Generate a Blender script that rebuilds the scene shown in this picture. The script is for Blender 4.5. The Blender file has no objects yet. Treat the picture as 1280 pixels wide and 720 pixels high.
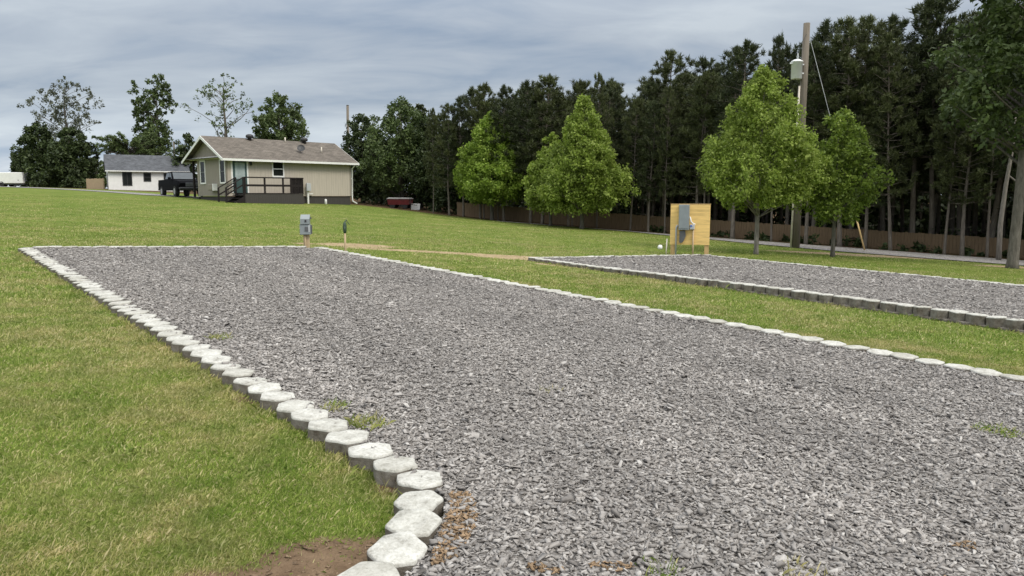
import bpy, bmesh, math, random
import numpy as np
from mathutils import Vector, Matrix, Euler

S = bpy.context.scene
COL = S.collection
PI = math.pi

# ------------------------------------------------------------------ camera
cam_d = bpy.data.cameras.new('camera')
cam = bpy.data.objects.new('camera', cam_d); COL.objects.link(cam)
cam.location = (0, 0, 1.6)
cam.rotation_euler = (PI / 2 - math.atan(115 / 930), 0, 0)
cam_d.sensor_width = 36; cam_d.lens = 930 / 1280 * 36
cam_d.clip_start = 0.05; cam_d.clip_end = 4000
S.camera = cam

# ------------------------------------------------------------------ light
SUN_TO = Vector((0.62, -0.50, 0.95)).normalized()
world = bpy.data.worlds.new('World'); S.world = world; world.use_nodes = True
def build_world():
    nt = world.node_tree; N = nt.nodes; L = nt.links; N.clear()
    out = N.new('ShaderNodeOutputWorld')
    sky = N.new('ShaderNodeTexSky'); sky.sky_type = 'NISHITA'; sky.sun_disc = False
    sky.sun_elevation = math.asin(SUN_TO.z); sky.sun_rotation = math.atan2(SUN_TO.x, SUN_TO.y)
    b1 = N.new('ShaderNodeBackground'); b1.inputs[1].default_value = 0.1
    L.new(sky.outputs[0], b1.inputs[0])
    tc = N.new('ShaderNodeTexCoord'); sep = N.new('ShaderNodeSeparateXYZ'); L.new(tc.outputs['Generated'], sep.inputs[0])
    def mth(op, a, b=None, clamp=False):
        m = N.new('ShaderNodeMath'); m.operation = op; m.use_clamp = clamp
        for i, v in enumerate((a, b)):
            if v is None: continue
            if isinstance(v, (int, float)): m.inputs[i].default_value = v
            else: L.new(v, m.inputs[i])
        return m.outputs[0]
    zc = mth('MAXIMUM', sep.outputs['Z'], 0.0)
    zz = mth('ADD', zc, 0.17)
    px = mth('DIVIDE', sep.outputs['X'], zz); py = mth('DIVIDE', sep.outputs['Y'], zz)
    cmb = N.new('ShaderNodeCombineXYZ'); L.new(px, cmb.inputs[0]); L.new(py, cmb.inputs[1])
    def noise(scale, det, rough, off):
        mp = N.new('ShaderNodeMapping'); mp.inputs['Location'].default_value = off
        mp.inputs['Rotation'].default_value = (0, 0, math.radians(12)); mp.inputs['Scale'].default_value = (0.55, 1.0, 1)
        L.new(cmb.outputs[0], mp.inputs[0])
        n = N.new('ShaderNodeTexNoise'); n.inputs['Scale'].default_value = scale
        n.inputs['Detail'].default_value = det; n.inputs['Roughness'].default_value = rough
        n.inputs['Distortion'].default_value = 0.5
        L.new(mp.outputs[0], n.inputs['Vector']); return n.outputs['Fac']
    n1 = noise(1.1, 5, 0.5, (1.3, 0.55, 0)); n2 = noise(3.4, 5, 0.55, (4.0, 2.0, 3))
    nn = mth('ADD', mth('MULTIPLY', n1, 0.58), mth('MULTIPLY', n2, 0.42))
    cr = N.new('ShaderNodeValToRGB'); e = cr.color_ramp.elements
    e[0].position = 0.37; e[0].color = (0.255, 0.315, 0.405, 1)
    e[1].position = 0.65; e[1].color = (0.51, 0.555, 0.595, 1)
    x = e.new(0.50); x.color = (0.385, 0.43, 0.49, 1)
    L.new(nn, cr.inputs[0])
    # bright pale band low down, darker belt a little above it, brighter towards the zenith
    el = N.new('ShaderNodeValToRGB'); q = el.color_ramp.elements
    q[0].position = 0.0; q[0].color = (1.18, 1.18, 1.18, 1)
    q[1].position = 1.0; q[1].color = (3.9, 3.55, 3.1, 1)
    for p_, v_, w_ in ((0.05, 1.04, 0), (0.12, 0.78, 0), (0.20, 0.80, 0), (0.26, 0.90, 0), (0.5, 2.6, .10)):
        y_ = q.new(p_); y_.color = (v_ * (1 + w_), v_, v_ * (1 - w_), 1)
    L.new(zc, el.inputs[0])
    mx = N.new('ShaderNodeMix'); mx.data_type = 'RGBA'; mx.blend_type = 'MULTIPLY'; mx.inputs[0].default_value = 1
    L.new(cr.outputs[0], mx.inputs[6]); L.new(el.outputs[0], mx.inputs[7])
    b2 = N.new('ShaderNodeBackground'); L.new(mx.outputs[2], b2.inputs[0]); b2.inputs[1].default_value = 1.0
    ms = N.new('ShaderNodeMixShader'); ms.inputs[0].default_value = 0.9
    L.new(b1.outputs[0], ms.inputs[1]); L.new(b2.outputs[0], ms.inputs[2]); L.new(ms.outputs[0], out.inputs[0])
build_world()
sun_d = bpy.data.lights.new('sun', 'SUN'); sun_d.energy = 1.5; sun_d.angle = math.radians(18); sun_d.color = (1.0, 0.93, 0.82)
sun = bpy.data.objects.new('sun', sun_d); COL.objects.link(sun)
sun.rotation_euler = SUN_TO.to_track_quat('Z', 'Y').to_euler(); sun.location = (0, 0, 60)
vs = S.view_settings
vs.view_transform = 'Standard'; vs.look = 'None'; vs.gamma = 1; vs.use_curve_mapping = False; vs.exposure = 0.55

# ------------------------------------------------------------------ the lie of the land
def sstep(a, b, v):
    t = np.clip((v - a) / (b - a), 0, 1); return t * t * (3 - 2 * t)
def H(x, y):
    x = np.asarray(x, float); y = np.asarray(y, float)
    z = -0.052 * 60 * np.tanh(x / 60) - 0.0044 * np.clip(y, -20, 20)
    w = 1 - sstep(-14, 0, x)
    return z + w * 0.0115 * (np.clip(y, 20, 55) - 20)
def h(x, y): return float(H(x, y))
def ST(s, t): return (-.639 * s + .769 * t, .769 * s + .639 * t)      # s: along the pads, t: across them

# ------------------------------------------------------------------ helpers
class MB:
    def __init__(self): self.bm = bmesh.new()
    def box(self, c, d, rot=None, bev=0.0, mi=0, taper=None):
        M = Matrix.Translation(c) @ (rot.to_4x4() if rot else Matrix()) @ Matrix.Diagonal((d[0], d[1], d[2], 1))
        r = bmesh.ops.create_cube(self.bm, size=1, matrix=M)
        fs = {f for v in r['verts'] for f in v.link_faces}
        for f in fs: f.material_index = mi
        if bev:
            es = {e for v in r['verts'] for e in v.link_edges}
            bmesh.ops.bevel(self.bm, geom=list(es), offset=bev, segments=1, affect='EDGES')
        return self
    def span(self, x0, x1, y0, y1, z0, z1, bev=0.0, mi=0):
        return self.box(((x0 + x1) / 2, (y0 + y1) / 2, (z0 + z1) / 2), (x1 - x0, y1 - y0, z1 - z0), None, bev, mi)
    def beam(self, a, b, w, t, up=(0, 0, 1), mi=0):
        a = Vector(a); b = Vector(b); d = b - a; z = d.normalized(); u = Vector(up)
        if abs(z.dot(u)) > 0.98: u = Vector((1, 0, 0))
        x = u.cross(z).normalized(); y = z.cross(x)
        R = Matrix((x, y, z)).transposed()
        return self.box((a + b) / 2, (w, t, d.length), R, 0, mi)
    def tube(self, pts, rad, n=8, mi=0, cap=True):
        pts = [Vector(q) for q in pts]
        if not hasattr(rad, '__len__'): rad = [rad] * len(pts)
        rings = []; ref = None
        for i, q in enumerate(pts):
            d = (pts[min(i + 1, len(pts) - 1)] - pts[max(i - 1, 0)]).normalized()
            if ref is None:
                ref = d.orthogonal().normalized()
            ref = (ref - d * ref.dot(d))
            ref = ref.normalized() if ref.length > 1e-6 else d.orthogonal().normalized()
            o = d.cross(ref)
            rings.append([self.bm.verts.new(q + (ref * math.cos(2 * PI * k / n) + o * math.sin(2 * PI * k / n)) * rad[i]) for k in range(n)])
        for a, b in zip(rings, rings[1:]):
            for k in range(n):
                f = self.bm.faces.new((a[k], a[(k + 1) % n], b[(k + 1) % n], b[k])); f.smooth = True; f.material_index = mi
        if cap:
            for r, s in ((rings[0], -1), (rings[-1], 1)):
                f = self.bm.faces.new(r[::-1] if s < 0 else r); f.material_index = mi
        return self
    def lathe(self, prof, c=(0, 0, 0), n=16, mi=0):      # profile of (r, z)
        rings = []
        for r, z in prof:
            rings.append([self.bm.verts.new((c[0] + r * math.cos(2 * PI * k / n), c[1] + r * math.sin(2 * PI * k / n), c[2] + z)) for k in range(n)])
        for a, b in zip(rings, rings[1:]):
            for k in range(n):
                f = self.bm.faces.new((a[k], a[(k + 1) % n], b[(k + 1) % n], b[k])); f.smooth = True; f.material_index = mi
        self.bm.faces.new(rings[0][::-1]).material_index = mi; self.bm.faces.new(rings[-1]).material_index = mi
        return self
    def prism(self, poly, axis, a, b, mi=0):             # polygon extruded along one axis (0 x, 1 y, 2 z)
        def mk(p, k):
            v = [0, 0, 0]; o = [i for i in range(3) if i != axis]
            v[o[0]] = p[0]; v[o[1]] = p[1]; v[axis] = k; return self.bm.verts.new(v)
        A = [mk(p, a) for p in poly]; B = [mk(p, b) for p in poly]; n = len(poly)
        for f in [A[::-1], B] + [[A[i], A[(i + 1) % n], B[(i + 1) % n], B[i]] for i in range(n)]:
            self.bm.faces.new(f).material_index = mi
        return self
    def loft(self, rings, mi=0, close=True):             # rings of points with equal counts
        R = [[self.bm.verts.new(p) for p in r] for r in rings]; n = len(R[0])
        for a, b in zip(R, R[1:]):
            for k in range(n): self.bm.faces.new((a[k], a[(k + 1) % n], b[(k + 1) % n], b[k])).material_index = mi
        if close: self.bm.faces.new(R[0][::-1]).material_index = mi; self.bm.faces.new(R[-1]).material_index = mi
        return self
    def build(self, name, mats, parent=None, smooth=False):
        bmesh.ops.recalc_face_normals(self.bm, faces=self.bm.faces)
        me = bpy.data.meshes.new(name); self.bm.to_mesh(me); self.bm.free()
        if not isinstance(mats, (list, tuple)): mats = [mats]
        for m in mats: me.materials.append(m)
        o = bpy.data.objects.new(name, me); COL.objects.link(o)
        if parent: o.parent = parent
        return o

def npmesh(name, V, F, mats, smooth=False, mi=None):
    """V (n,3), F (m,k) with constant k"""
    me = bpy.data.meshes.new(name); m, k = F.shape
    me.vertices.add(len(V)); me.vertices.foreach_set('co', np.ascontiguousarray(V, np.float32).ravel())
    me.loops.add(m * k); me.loops.foreach_set('vertex_index', np.ascontiguousarray(F, np.int32).ravel())
    me.polygons.add(m); me.polygons.foreach_set('loop_start', np.arange(0, m * k, k, dtype=np.int32))
    me.polygons.foreach_set('loop_total', np.full(m, k, np.int32))
    if mi is not None: me.polygons.foreach_set('material_index', mi.astype(np.int32))
    if smooth: me.polygons.foreach_set('use_smooth', np.ones(m, bool))
    me.update(calc_edges=True)
    for q in (mats if isinstance(mats, (list, tuple)) else [mats]): me.materials.append(q)
    return me
def link(name, me, parent=None):
    o = bpy.data.objects.new(name, me); COL.objects.link(o)
    if parent: o.parent = parent
    return o
def tag(o, label=None, cat=None, group=None, kind=None):
    if label: o['label'] = label
    if cat: o['category'] = cat
    if group: o['group'] = group
    if kind: o['kind'] = kind
    return o
def empty(name, loc, rz=0.0, label=None, cat=None, group=None):
    o = bpy.data.objects.new(name, None); COL.objects.link(o); o.empty_display_size = 0.2
    o.location = loc; o.rotation_euler = (0, 0, rz)
    return tag(o, label, cat, group)
def copy_tree(o, parent=None):
    c = o.copy(); COL.objects.link(c); c.parent = parent
    for ch in list(o.children): copy_tree(ch, c)
    return c

# ------------------------------------------------------------------ materials
def new_mat(name):
    m = bpy.data.materials.new(name); m.use_nodes = True
    nt = m.node_tree; b = nt.nodes['Principled BSDF']; return m, nt, b
def nd(nt, t, **kw):
    n = nt.nodes.new(t)
    for k, v in kw.items():
        if hasattr(n, k) and not k[0].isupper(): setattr(n, k, v)
        else: n.inputs[k.replace('_', ' ')].default_value = v
    return n
def ramp(nt, fac, stops):
    r = nt.nodes.new('ShaderNodeValToRGB'); e = r.color_ramp.elements
    while len(e) < len(stops): e.new(0.5)
    for el, (p, c) in zip(e, stops): el.position = p; el.color = (*c, 1)
    nt.links.new(fac, r.inputs[0]); return r.outputs[0]
def mixc(nt, fac, a, b, mode='MIX'):
    m = nt.nodes.new('ShaderNodeMix'); m.data_type = 'RGBA'; m.blend_type = mode
    for i, v in ((0, fac), (6, a), (7, b)):
        if isinstance(v, (int, float)): m.inputs[i].default_value = v
        elif isinstance(v, tuple): m.inputs[i].default_value = (*v, 1)
        else: nt.links.new(v, m.inputs[i])
    return m.outputs[2]
def math_n(nt, op, a, b=0.0, clamp=False):
    m = nt.nodes.new('ShaderNodeMath'); m.operation = op; m.use_clamp = clamp
    for i, v in ((0, a), (1, b)):
        if isinstance(v, (int, float)): m.inputs[i].default_value = v
        else: nt.links.new(v, m.inputs[i])
    return m.outputs[0]
def noise_n(nt, vec, scale, detail=4, rough=0.55, dist=0.0):
    n = nt.nodes.new('ShaderNodeTexNoise'); n.inputs['Scale'].default_value = scale; n.inputs['Detail'].default_value = detail
    n.inputs['Roughness'].default_value = rough; n.inputs['Distortion'].default_value = dist
    if vec is not None: nt.links.new(vec, n.inputs['Vector'])
    return n.outputs['Fac']
def pos_n(nt): return nt.nodes.new('ShaderNodeNewGeometry').outputs['Position']
def obj_n(nt): return nt.nodes.new('ShaderNodeTexCoord').outputs['Object']
def map_n(nt, vec, scale=(1, 1, 1), loc=(0, 0, 0), rot=(0, 0, 0)):
    m = nt.nodes.new('ShaderNodeMapping'); nt.links.new(vec, m.inputs[0])
    m.inputs['Scale'].default_value = scale; m.inputs['Location'].default_value = loc; m.inputs['Rotation'].default_value = rot
    return m.outputs[0]
def bump_n(nt, b, height, strength=0.5, dist=0.02):
    n = nt.nodes.new('ShaderNodeBump'); n.inputs['Strength'].default_value = strength; n.inputs['Distance'].default_value = dist
    nt.links.new(height, n.inputs['Height']); nt.links.new(n.outputs[0], b.inputs['Normal'])
def plain(name, c, rough=0.6, metal=0.0, var=0.15, scale=6.0, bump=0.0, spec=0.4):
    """painted or raw surface with a little uneven wear"""
    m, nt, b = new_mat(name); v = obj_n(nt)
    n = noise_n(nt, v, scale, 5, 0.6)
    lo = tuple(x * (1 - var) for x in c); hi = tuple(min(1, x * (1 + var)) for x in c)
    nt.links.new(ramp(nt, n, [(0.3, lo), (0.7, hi)]), b.inputs['Base Color'])
    b.inputs['Roughness'].default_value = rough; b.inputs['Metallic'].default_value = metal
    b.inputs['Specular IOR Level'].default_value = spec
    if bump: bump_n(nt, b, noise_n(nt, v, scale * 6, 4), bump, 0.01)
    return m
def leaf_mat(name, stops, trans=0.3, clump=0.8, clump_amt=0.35, rough=0.55):
    """stops: colours over the random value of one leaf"""
    m, nt, b = new_mat(name); g = nt.nodes.new('ShaderNodeNewGeometry')
    c = ramp(nt, g.outputs['Random Per Island'], stops)
    n = noise_n(nt, obj_n(nt), clump, 3)
    f = ramp(nt, n, [(0.32, (1 - clump_amt,) * 3), (0.68, (1 + clump_amt,) * 3)])
    c = mixc(nt, 1.0, c, f, 'MULTIPLY')
    nt.links.new(c, b.inputs['Base Color']); b.inputs['Roughness'].default_value = rough; b.inputs['Specular IOR Level'].default_value = 0.3
    t = nt.nodes.new('ShaderNodeBsdfTranslucent'); nt.links.new(c, t.inputs[0])
    ms = nt.nodes.new('ShaderNodeMixShader'); ms.inputs[0].default_value = trans
    nt.links.new(b.outputs[0], ms.inputs[1]); nt.links.new(t.outputs[0], ms.inputs[2])
    nt.links.new(ms.outputs[0], nt.nodes['Material Output'].inputs[0])
    return m
def bark_mat(name, c, scale=14.0):
    m, nt, b = new_mat(name); v = map_n(nt, obj_n(nt), (1, 1, 0.22))
    n = noise_n(nt, v, scale, 6, 0.7, 0.6)
    nt.links.new(ramp(nt, n, [(0.3, tuple(x * 0.45 for x in c)), (0.62, c), (0.8, tuple(x * 1.5 for x in c))]), b.inputs['Base Color'])
    b.inputs['Roughness'].default_value = 0.95; b.inputs['Specular IOR Level'].default_value = 0.1
    bump_n(nt, b, n, 0.8, 0.03); return m
def wood_mat(name, c, scale=3.0, axis=2, knots=True):
    m, nt, b = new_mat(name); sc = [9, 9, 9]; sc[axis] = 0.7
    n = noise_n(nt, map_n(nt, obj_n(nt), tuple(sc)), scale, 6, 0.65, 0.5)
    nt.links.new(ramp(nt, n, [(0.25, tuple(x * 0.62 for x in c)), (0.5, c), (0.8, tuple(min(1, x * 1.22) for x in c))]), b.inputs['Base Color'])
    b.inputs['Roughness'].default_value = 0.8; b.inputs['Specular IOR Level'].default_value = 0.2
    bump_n(nt, b, n, 0.3, 0.01); return m

# dirt patches in the lawn: centre x, y, radii along x and y
DIRT = [(-0.72, 3.0, 0.42, 0.34), (-0.95, 2.7, 0.5, 0.35), (0.35, 20.6, 1.7, 0.8), (-2.2, 21.0, 2.9, 0.40), (1.3, 19.0, .8, .45), (14.2, 30.6, 4.0, 0.9), (18.4, 27.6, 1.3, 0.6), (-6.05, 21.6, 0.35, 0.3), (-0.62, 3.95, 0.16, 0.16), (-1.9, 5.45, 0.25, 0.14), (-4.6, 21.9, 1.3, 0.8)]
def ground_mat():
    m, nt, b = new_mat('lawn_soil'); P = pos_n(nt)
    n1 = noise_n(nt, P, 0.55, 5, 0.6); n2 = noise_n(nt, P, 2.6, 5, 0.65); n3 = noise_n(nt, P, 28, 3, 0.7)
    far = noise_n(nt, map_n(nt, P, (0.16, 0.5, 1), rot=(0, 0, 0.15)), 1.0, 6, 0.7)
    c = ramp(nt, n1, [(0.3, (0.104, 0.152, 0.030)), (0.5, (0.142, 0.180, 0.043)), (0.72, (0.208, 0.206, 0.076))])
    c2 = ramp(nt, n2, [(0.3, (0.70, 0.76, 0.60)), (0.62, (1.12, 1.1, 1.1))])
    c = mixc(nt, 1, c, c2, 'MULTIPLY')
    c = mixc(nt, 1, c, ramp(nt, far, [(0.3, (0.84, 0.88, 0.8)), (0.7, (1.15, 1.12, 1.15))]), 'MULTIPLY')
    c = mixc(nt, 1, c, ramp(nt, n3, [(0.3, (0.7, 0.72, 0.65)), (0.7, (1.22, 1.2, 1.2))]), 'MULTIPLY')
    # bare patches
    sep = nt.nodes.new('ShaderNodeSeparateXYZ'); nt.links.new(P, sep.inputs[0])
    mask = None
    for (dx, dy, rx, ry) in DIRT:
        a = math_n(nt, 'POWER', math_n(nt, 'ABSOLUTE', math_n(nt, 'DIVIDE', math_n(nt, 'SUBTRACT', sep.outputs[0], dx), rx)), 2.0)
        e = math_n(nt, 'POWER', math_n(nt, 'ABSOLUTE', math_n(nt, 'DIVIDE', math_n(nt, 'SUBTRACT', sep.outputs[1], dy), ry)), 2.0)
        d = math_n(nt, 'SUBTRACT', 1.0, math_n(nt, 'ADD', a, e))
        mask = d if mask is None else math_n(nt, 'MAXIMUM', mask, d)
    mk = math_n(nt, 'ADD', mask, math_n(nt, 'MULTIPLY', math_n(nt, 'SUBTRACT', noise_n(nt, P, 5, 5, 0.7), 0.5), 1.6))
    fac = ramp(nt, mk, [(0.0, (0, 0, 0)), (0.35, (1, 1, 1))])
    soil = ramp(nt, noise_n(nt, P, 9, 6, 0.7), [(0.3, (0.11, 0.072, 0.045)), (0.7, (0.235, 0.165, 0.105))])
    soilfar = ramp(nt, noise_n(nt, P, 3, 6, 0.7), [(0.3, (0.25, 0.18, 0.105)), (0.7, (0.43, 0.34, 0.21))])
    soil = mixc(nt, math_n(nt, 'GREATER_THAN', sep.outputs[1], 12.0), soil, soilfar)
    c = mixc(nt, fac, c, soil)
    # pine straw and leaf litter under the wood
    fr = math_n(nt, 'ADD', math_n(nt, 'MULTIPLY', sep.outputs[0], 0.6), math_n(nt, 'MULTIPLY', sep.outputs[1], 0.8))
    fr = math_n(nt, 'ADD', fr, math_n(nt, 'MULTIPLY', math_n(nt, 'SUBTRACT', noise_n(nt, P, 0.8, 5, 0.7), 0.5), 2.0))
    wf = ramp(nt, math_n(nt, 'DIVIDE', math_n(nt, 'SUBTRACT', fr, 38.6), 1.2, True), [(0, (0, 0, 0)), (1, (1, 1, 1))])
    lit = ramp(nt, noise_n(nt, P, 6, 6, 0.7), [(0.3, (0.045, 0.030, 0.018)), (0.7, (0.13, 0.085, 0.045))])
    c = mixc(nt, wf, c, lit)
    nt.links.new(c, b.inputs['Base Color']); b.inputs['Roughness'].default_value = 1.0; b.inputs['Specular IOR Level'].default_value = 0.05
    hgt = math_n(nt, 'ADD', noise_n(nt, P, 22, 5, 0.8), math_n(nt, 'MULTIPLY', n2, 1.5))
    bump_n(nt, b, hgt, 0.7, 0.05)
    return m
def gravel_mat(name, scale, c0, c1, c2, bump=0.9):
    m, nt, b = new_mat(name); P = map_n(nt, pos_n(nt), (1, 1, 0.3))
    v = nt.nodes.new('ShaderNodeTexVoronoi'); v.inputs['Scale'].default_value = scale; v.inputs['Randomness'].default_value = 1.0
    nt.links.new(P, v.inputs['Vector'])
    sp = nt.nodes.new('ShaderNodeSeparateColor'); nt.links.new(v.outputs['Color'], sp.inputs[0])
    c = ramp(nt, sp.outputs[0], [(0.1, c0), (0.5, c1), (0.95, c2)])
    big = noise_n(nt, P, 0.7, 5, 0.6)
    c = mixc(nt, 1, c, ramp(nt, big, [(0.3, (0.86, 0.85, 0.84)), (0.7, (1.12, 1.1, 1.1))]), 'MULTIPLY')
    d = math_n(nt, 'MULTIPLY', v.outputs['Distance'], 1.0)
    c = mixc(nt, 1, c, ramp(nt, d, [(0.35, (1, 1, 1)), (0.75, (0.55, 0.54, 0.52))]), 'MULTIPLY')
    nt.links.new(c, b.inputs['Base Color']); b.inputs['Roughness'].default_value = 0.9; b.inputs['Specular IOR Level'].default_value = 0.15
    hh = math_n(nt, 'ADD', math_n(nt, 'SUBTRACT', 1.0, d), math_n(nt, 'MULTIPLY', sp.outputs[1], 0.8))
    bump_n(nt, b, hh, bump, 0.02); return m
ROT = math.atan2(.769, -.639)
def stone_mat():
    m, nt, b = new_mat('slate_chips'); g = nt.nodes.new('ShaderNodeNewGeometry')
    c = ramp(nt, g.outputs['Random Per Island'], [(0.0, (0.155, 0.145, 0.137)), (0.35, (0.250, 0.237, 0.225)), (0.75, (0.312, 0.297, 0.283)), (0.95, (0.37, 0.355, 0.34)), (1.0, (0.45, 0.435, 0.415))])
    n = noise_n(nt, obj_n(nt), 60, 4, 0.6)
    c = mixc(nt, 1, c, ramp(nt, n, [(0.3, (0.8, 0.8, 0.8)), (0.7, (1.15, 1.15, 1.15))]), 'MULTIPLY')
    big = noise_n(nt, map_n(nt, map_n(nt, g.outputs['Position'], rot=(0, 0, -ROT)), (.16, .8, 1)), 1.3, 5, 0.6)
    c = mixc(nt, 1, c, ramp(nt, big, [(0.3, (0.82, 0.81, 0.80)), (0.7, (1.16, 1.14, 1.12))]), 'MULTIPLY')
    nt.links.new(c, b.inputs['Base Color']); b.inputs['Roughness'].default_value = 0.75; b.inputs['Specular IOR Level'].default_value = 0.25
    return m
def grass_mat():
    m, nt, b = new_mat('grass_blades'); g = nt.nodes.new('ShaderNodeNewGeometry'); P = g.outputs['Position']
    r = g.outputs['Random Per Island']
    green = ramp(nt, r, [(0.0, (0.108, 0.170, 0.024)), (0.40, (0.208, 0.282, 0.046)), (0.72, (0.315, 0.370, 0.090)), (0.85, (0.42, 0.385, 0.17)), (1.0, (0.56, 0.49, 0.28))])
    straw = ramp(nt, r, [(0.0, (0.23, 0.225, 0.070)), (0.5, (0.42, 0.365, 0.155)), (1.0, (0.56, 0.48, 0.29))])
    n = math_n(nt, 'ADD', math_n(nt, 'MULTIPLY', noise_n(nt, P, 1.3, 5, 0.65), 0.6), math_n(nt, 'MULTIPLY', noise_n(nt, P, 0.35, 4, 0.6), 0.4))
    c = mixc(nt, ramp(nt, n, [(0.46, (0, 0, 0)), (0.56, (1, 1, 1))]), green, straw)
    c = mixc(nt, 1, c, ramp(nt, noise_n(nt, P, 3.2, 4, 0.6), [(0.3, (0.62, 0.74, 0.55)), (0.65, (1.12, 1.1, 1.1))]), 'MULTIPLY')
    nt.links.new(c, b.inputs['Base Color']); b.inputs['Roughness'].default_value = 0.6; b.inputs['Specular IOR Level'].default_value = 0.25
    t = nt.nodes.new('ShaderNodeBsdfTranslucent'); nt.links.new(c, t.inputs[0])
    ms = nt.nodes.new('ShaderNodeMixShader'); ms.inputs[0].default_value = 0.3
    nt.links.new(b.outputs[0], ms.inputs[1]); nt.links.new(t.outputs[0], ms.inputs[2]); nt.links.new(ms.outputs[0], nt.nodes['Material Output'].inputs[0])
    return m
def siding_mat(name, c, axis=0, pitch=0.2):
    m, nt, b = new_mat(name); v = obj_n(nt)
    sp = nt.nodes.new('ShaderNodeSeparateXYZ'); nt.links.new(v, sp.inputs[0])
    fr = math_n(nt, 'FRACT', math_n(nt, 'DIVIDE', sp.outputs[axis], pitch))
    gr = ramp(nt, fr, [(0.0, (0, 0, 0)), (0.05, (0, 0, 0)), (0.09, (1, 1, 1)), (1.0, (1, 1, 1))])
    n = noise_n(nt, map_n(nt, v, (6, 6, 0.6)), 1.5, 5, 0.6)
    cc = ramp(nt, n, [(0.3, tuple(x * 0.9 for x in c)), (0.7, tuple(x * 1.08 for x in c))])
    cc = mixc(nt, 1, cc, ramp(nt, gr, [(0, (0.86, 0.86, 0.86)), (1, (1, 1, 1))]), 'MULTIPLY')
    nt.links.new(cc, b.inputs['Base Color']); b.inputs['Roughness'].default_value = 0.75; b.inputs['Specular IOR Level'].default_value = 0.2
    bump_n(nt, b, gr, 0.8, 0.012); return m
def shingle_mat(name, c):
    m, nt, b = new_mat(name); v = obj_n(nt)
    br = nt.nodes.new('ShaderNodeTexBrick'); nt.links.new(v, br.inputs['Vector'])
    br.inputs['Scale'].default_value = 1.0; br.inputs['Brick Width'].default_value = 0.3; br.inputs['Row Height'].default_value = 0.14
    br.inputs['Mortar Size'].default_value = 0.008; br.inputs['Color1'].default_value = (*[x * 0.8 for x in c], 1)
    br.inputs['Color2'].default_value = (*[x * 1.2 for x in c], 1); br.inputs['Mortar'].default_value = (*[x * 0.5 for x in c], 1)
    n = noise_n(nt, v, 1.4, 6, 0.65)
    cc = mixc(nt, 1, br.outputs['Color'], ramp(nt, n, [(0.3, (0.8, 0.8, 0.8)), (0.7, (1.2, 1.2, 1.2))]), 'MULTIPLY')
    nt.links.new(cc, b.inputs['Base Color']); b.inputs['Roughness'].default_value = 0.9; b.inputs['Specular IOR Level'].default_value = 0.15
    bump_n(nt, b, noise_n(nt, v, 30, 3), 0.4, 0.01); return m
def glass_mat(name, c=(0.02, 0.023, 0.022), rough=0.1, spec=0.12):
    m, nt, b = new_mat(name); n = noise_n(nt, obj_n(nt), 2.0, 3)
    nt.links.new(ramp(nt, n, [(0.3, tuple(x * 0.6 for x in c)), (0.7, c)]), b.inputs['Base Color'])
    b.inputs['Roughness'].default_value = rough; b.inputs['Specular IOR Level'].default_value = spec; return m
def block_top_mat():
    m, nt, b = new_mat('block_top'); v = obj_n(nt)
    oi = nt.nodes.new('ShaderNodeObjectInfo')
    vv = nt.nodes.new('ShaderNodeVectorMath'); vv.operation = 'ADD'; nt.links.new(v, vv.inputs[0]); 
    sc = nt.nodes.new('ShaderNodeVectorMath'); sc.operation = 'SCALE'; sc.inputs[0].default_value = (37, 19, 11); nt.links.new(oi.outputs['Random'], sc.inputs['Scale'])
    nt.links.new(sc.outputs[0], vv.inputs[1])
    n = noise_n(nt, vv.outputs[0], 9, 6, 0.7); n2 = noise_n(nt, vv.outputs[0], 45, 4, 0.7)
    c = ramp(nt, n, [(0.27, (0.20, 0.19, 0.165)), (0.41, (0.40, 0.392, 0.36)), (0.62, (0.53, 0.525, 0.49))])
    c = mixc(nt, 1, c, ramp(nt, n2, [(0.3, (0.72, 0.71, 0.68)), (0.55, (1.03, 1.03, 1.03))]), 'MULTIPLY')
    tint = ramp(nt, oi.outputs['Random'], [(0, (0.86, 0.85, 0.82)), (0.4, (.98, .98, .97)), (1, (1.06, 1.06, 1.06))])
    c = mixc(nt, 1, c, tint, 'MULTIPLY')
    nt.links.new(c, b.inputs['Base Color']); b.inputs['Roughness'].default_value = 0.95; b.inputs['Specular IOR Level'].default_value = 0.1
    bump_n(nt, b, math_n(nt, 'ADD', n2, n), 0.6, 0.012); return m
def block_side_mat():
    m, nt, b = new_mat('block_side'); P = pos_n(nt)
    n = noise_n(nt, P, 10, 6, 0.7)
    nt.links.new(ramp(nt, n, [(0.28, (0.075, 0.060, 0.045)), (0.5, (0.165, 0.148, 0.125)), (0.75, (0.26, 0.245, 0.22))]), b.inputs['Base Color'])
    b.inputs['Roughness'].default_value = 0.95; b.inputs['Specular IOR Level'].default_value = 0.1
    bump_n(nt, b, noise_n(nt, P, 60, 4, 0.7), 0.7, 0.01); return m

M = {}
M['ground'] = ground_mat(); M['gravel'] = gravel_mat('gravel_bed', 34, (0.143, 0.134, 0.127), (0.235, 0.223, 0.213), (0.35, 0.335, 0.32))
M['lane'] = gravel_mat('lane_gravel', 16, (0.20, 0.19, 0.18), (0.27, 0.265, 0.26), (0.36, 0.35, 0.345), 0.4)
M['stone'] = stone_mat(); M['grass'] = grass_mat(); M['btop'] = block_top_mat(); M['bside'] = block_side_mat()
M['clay'] = plain('clay_fill', (0.27, 0.19, 0.12), 0.95, 0, 0.5, 30, 0.6, 0.05)
M['white'] = plain('white_paint', (0.74, 0.74, 0.72), 0.5, 0, 0.06, 3)
M['cream'] = siding_mat('cream_siding', (0.455, 0.410, 0.345), 0, 0.2); M['shaded'] = siding_mat('shaded_siding', (0.27, 0.245, 0.205), 1, 0.2)  # the second is the siding with the sunless gable's shade put into its colour
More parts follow.
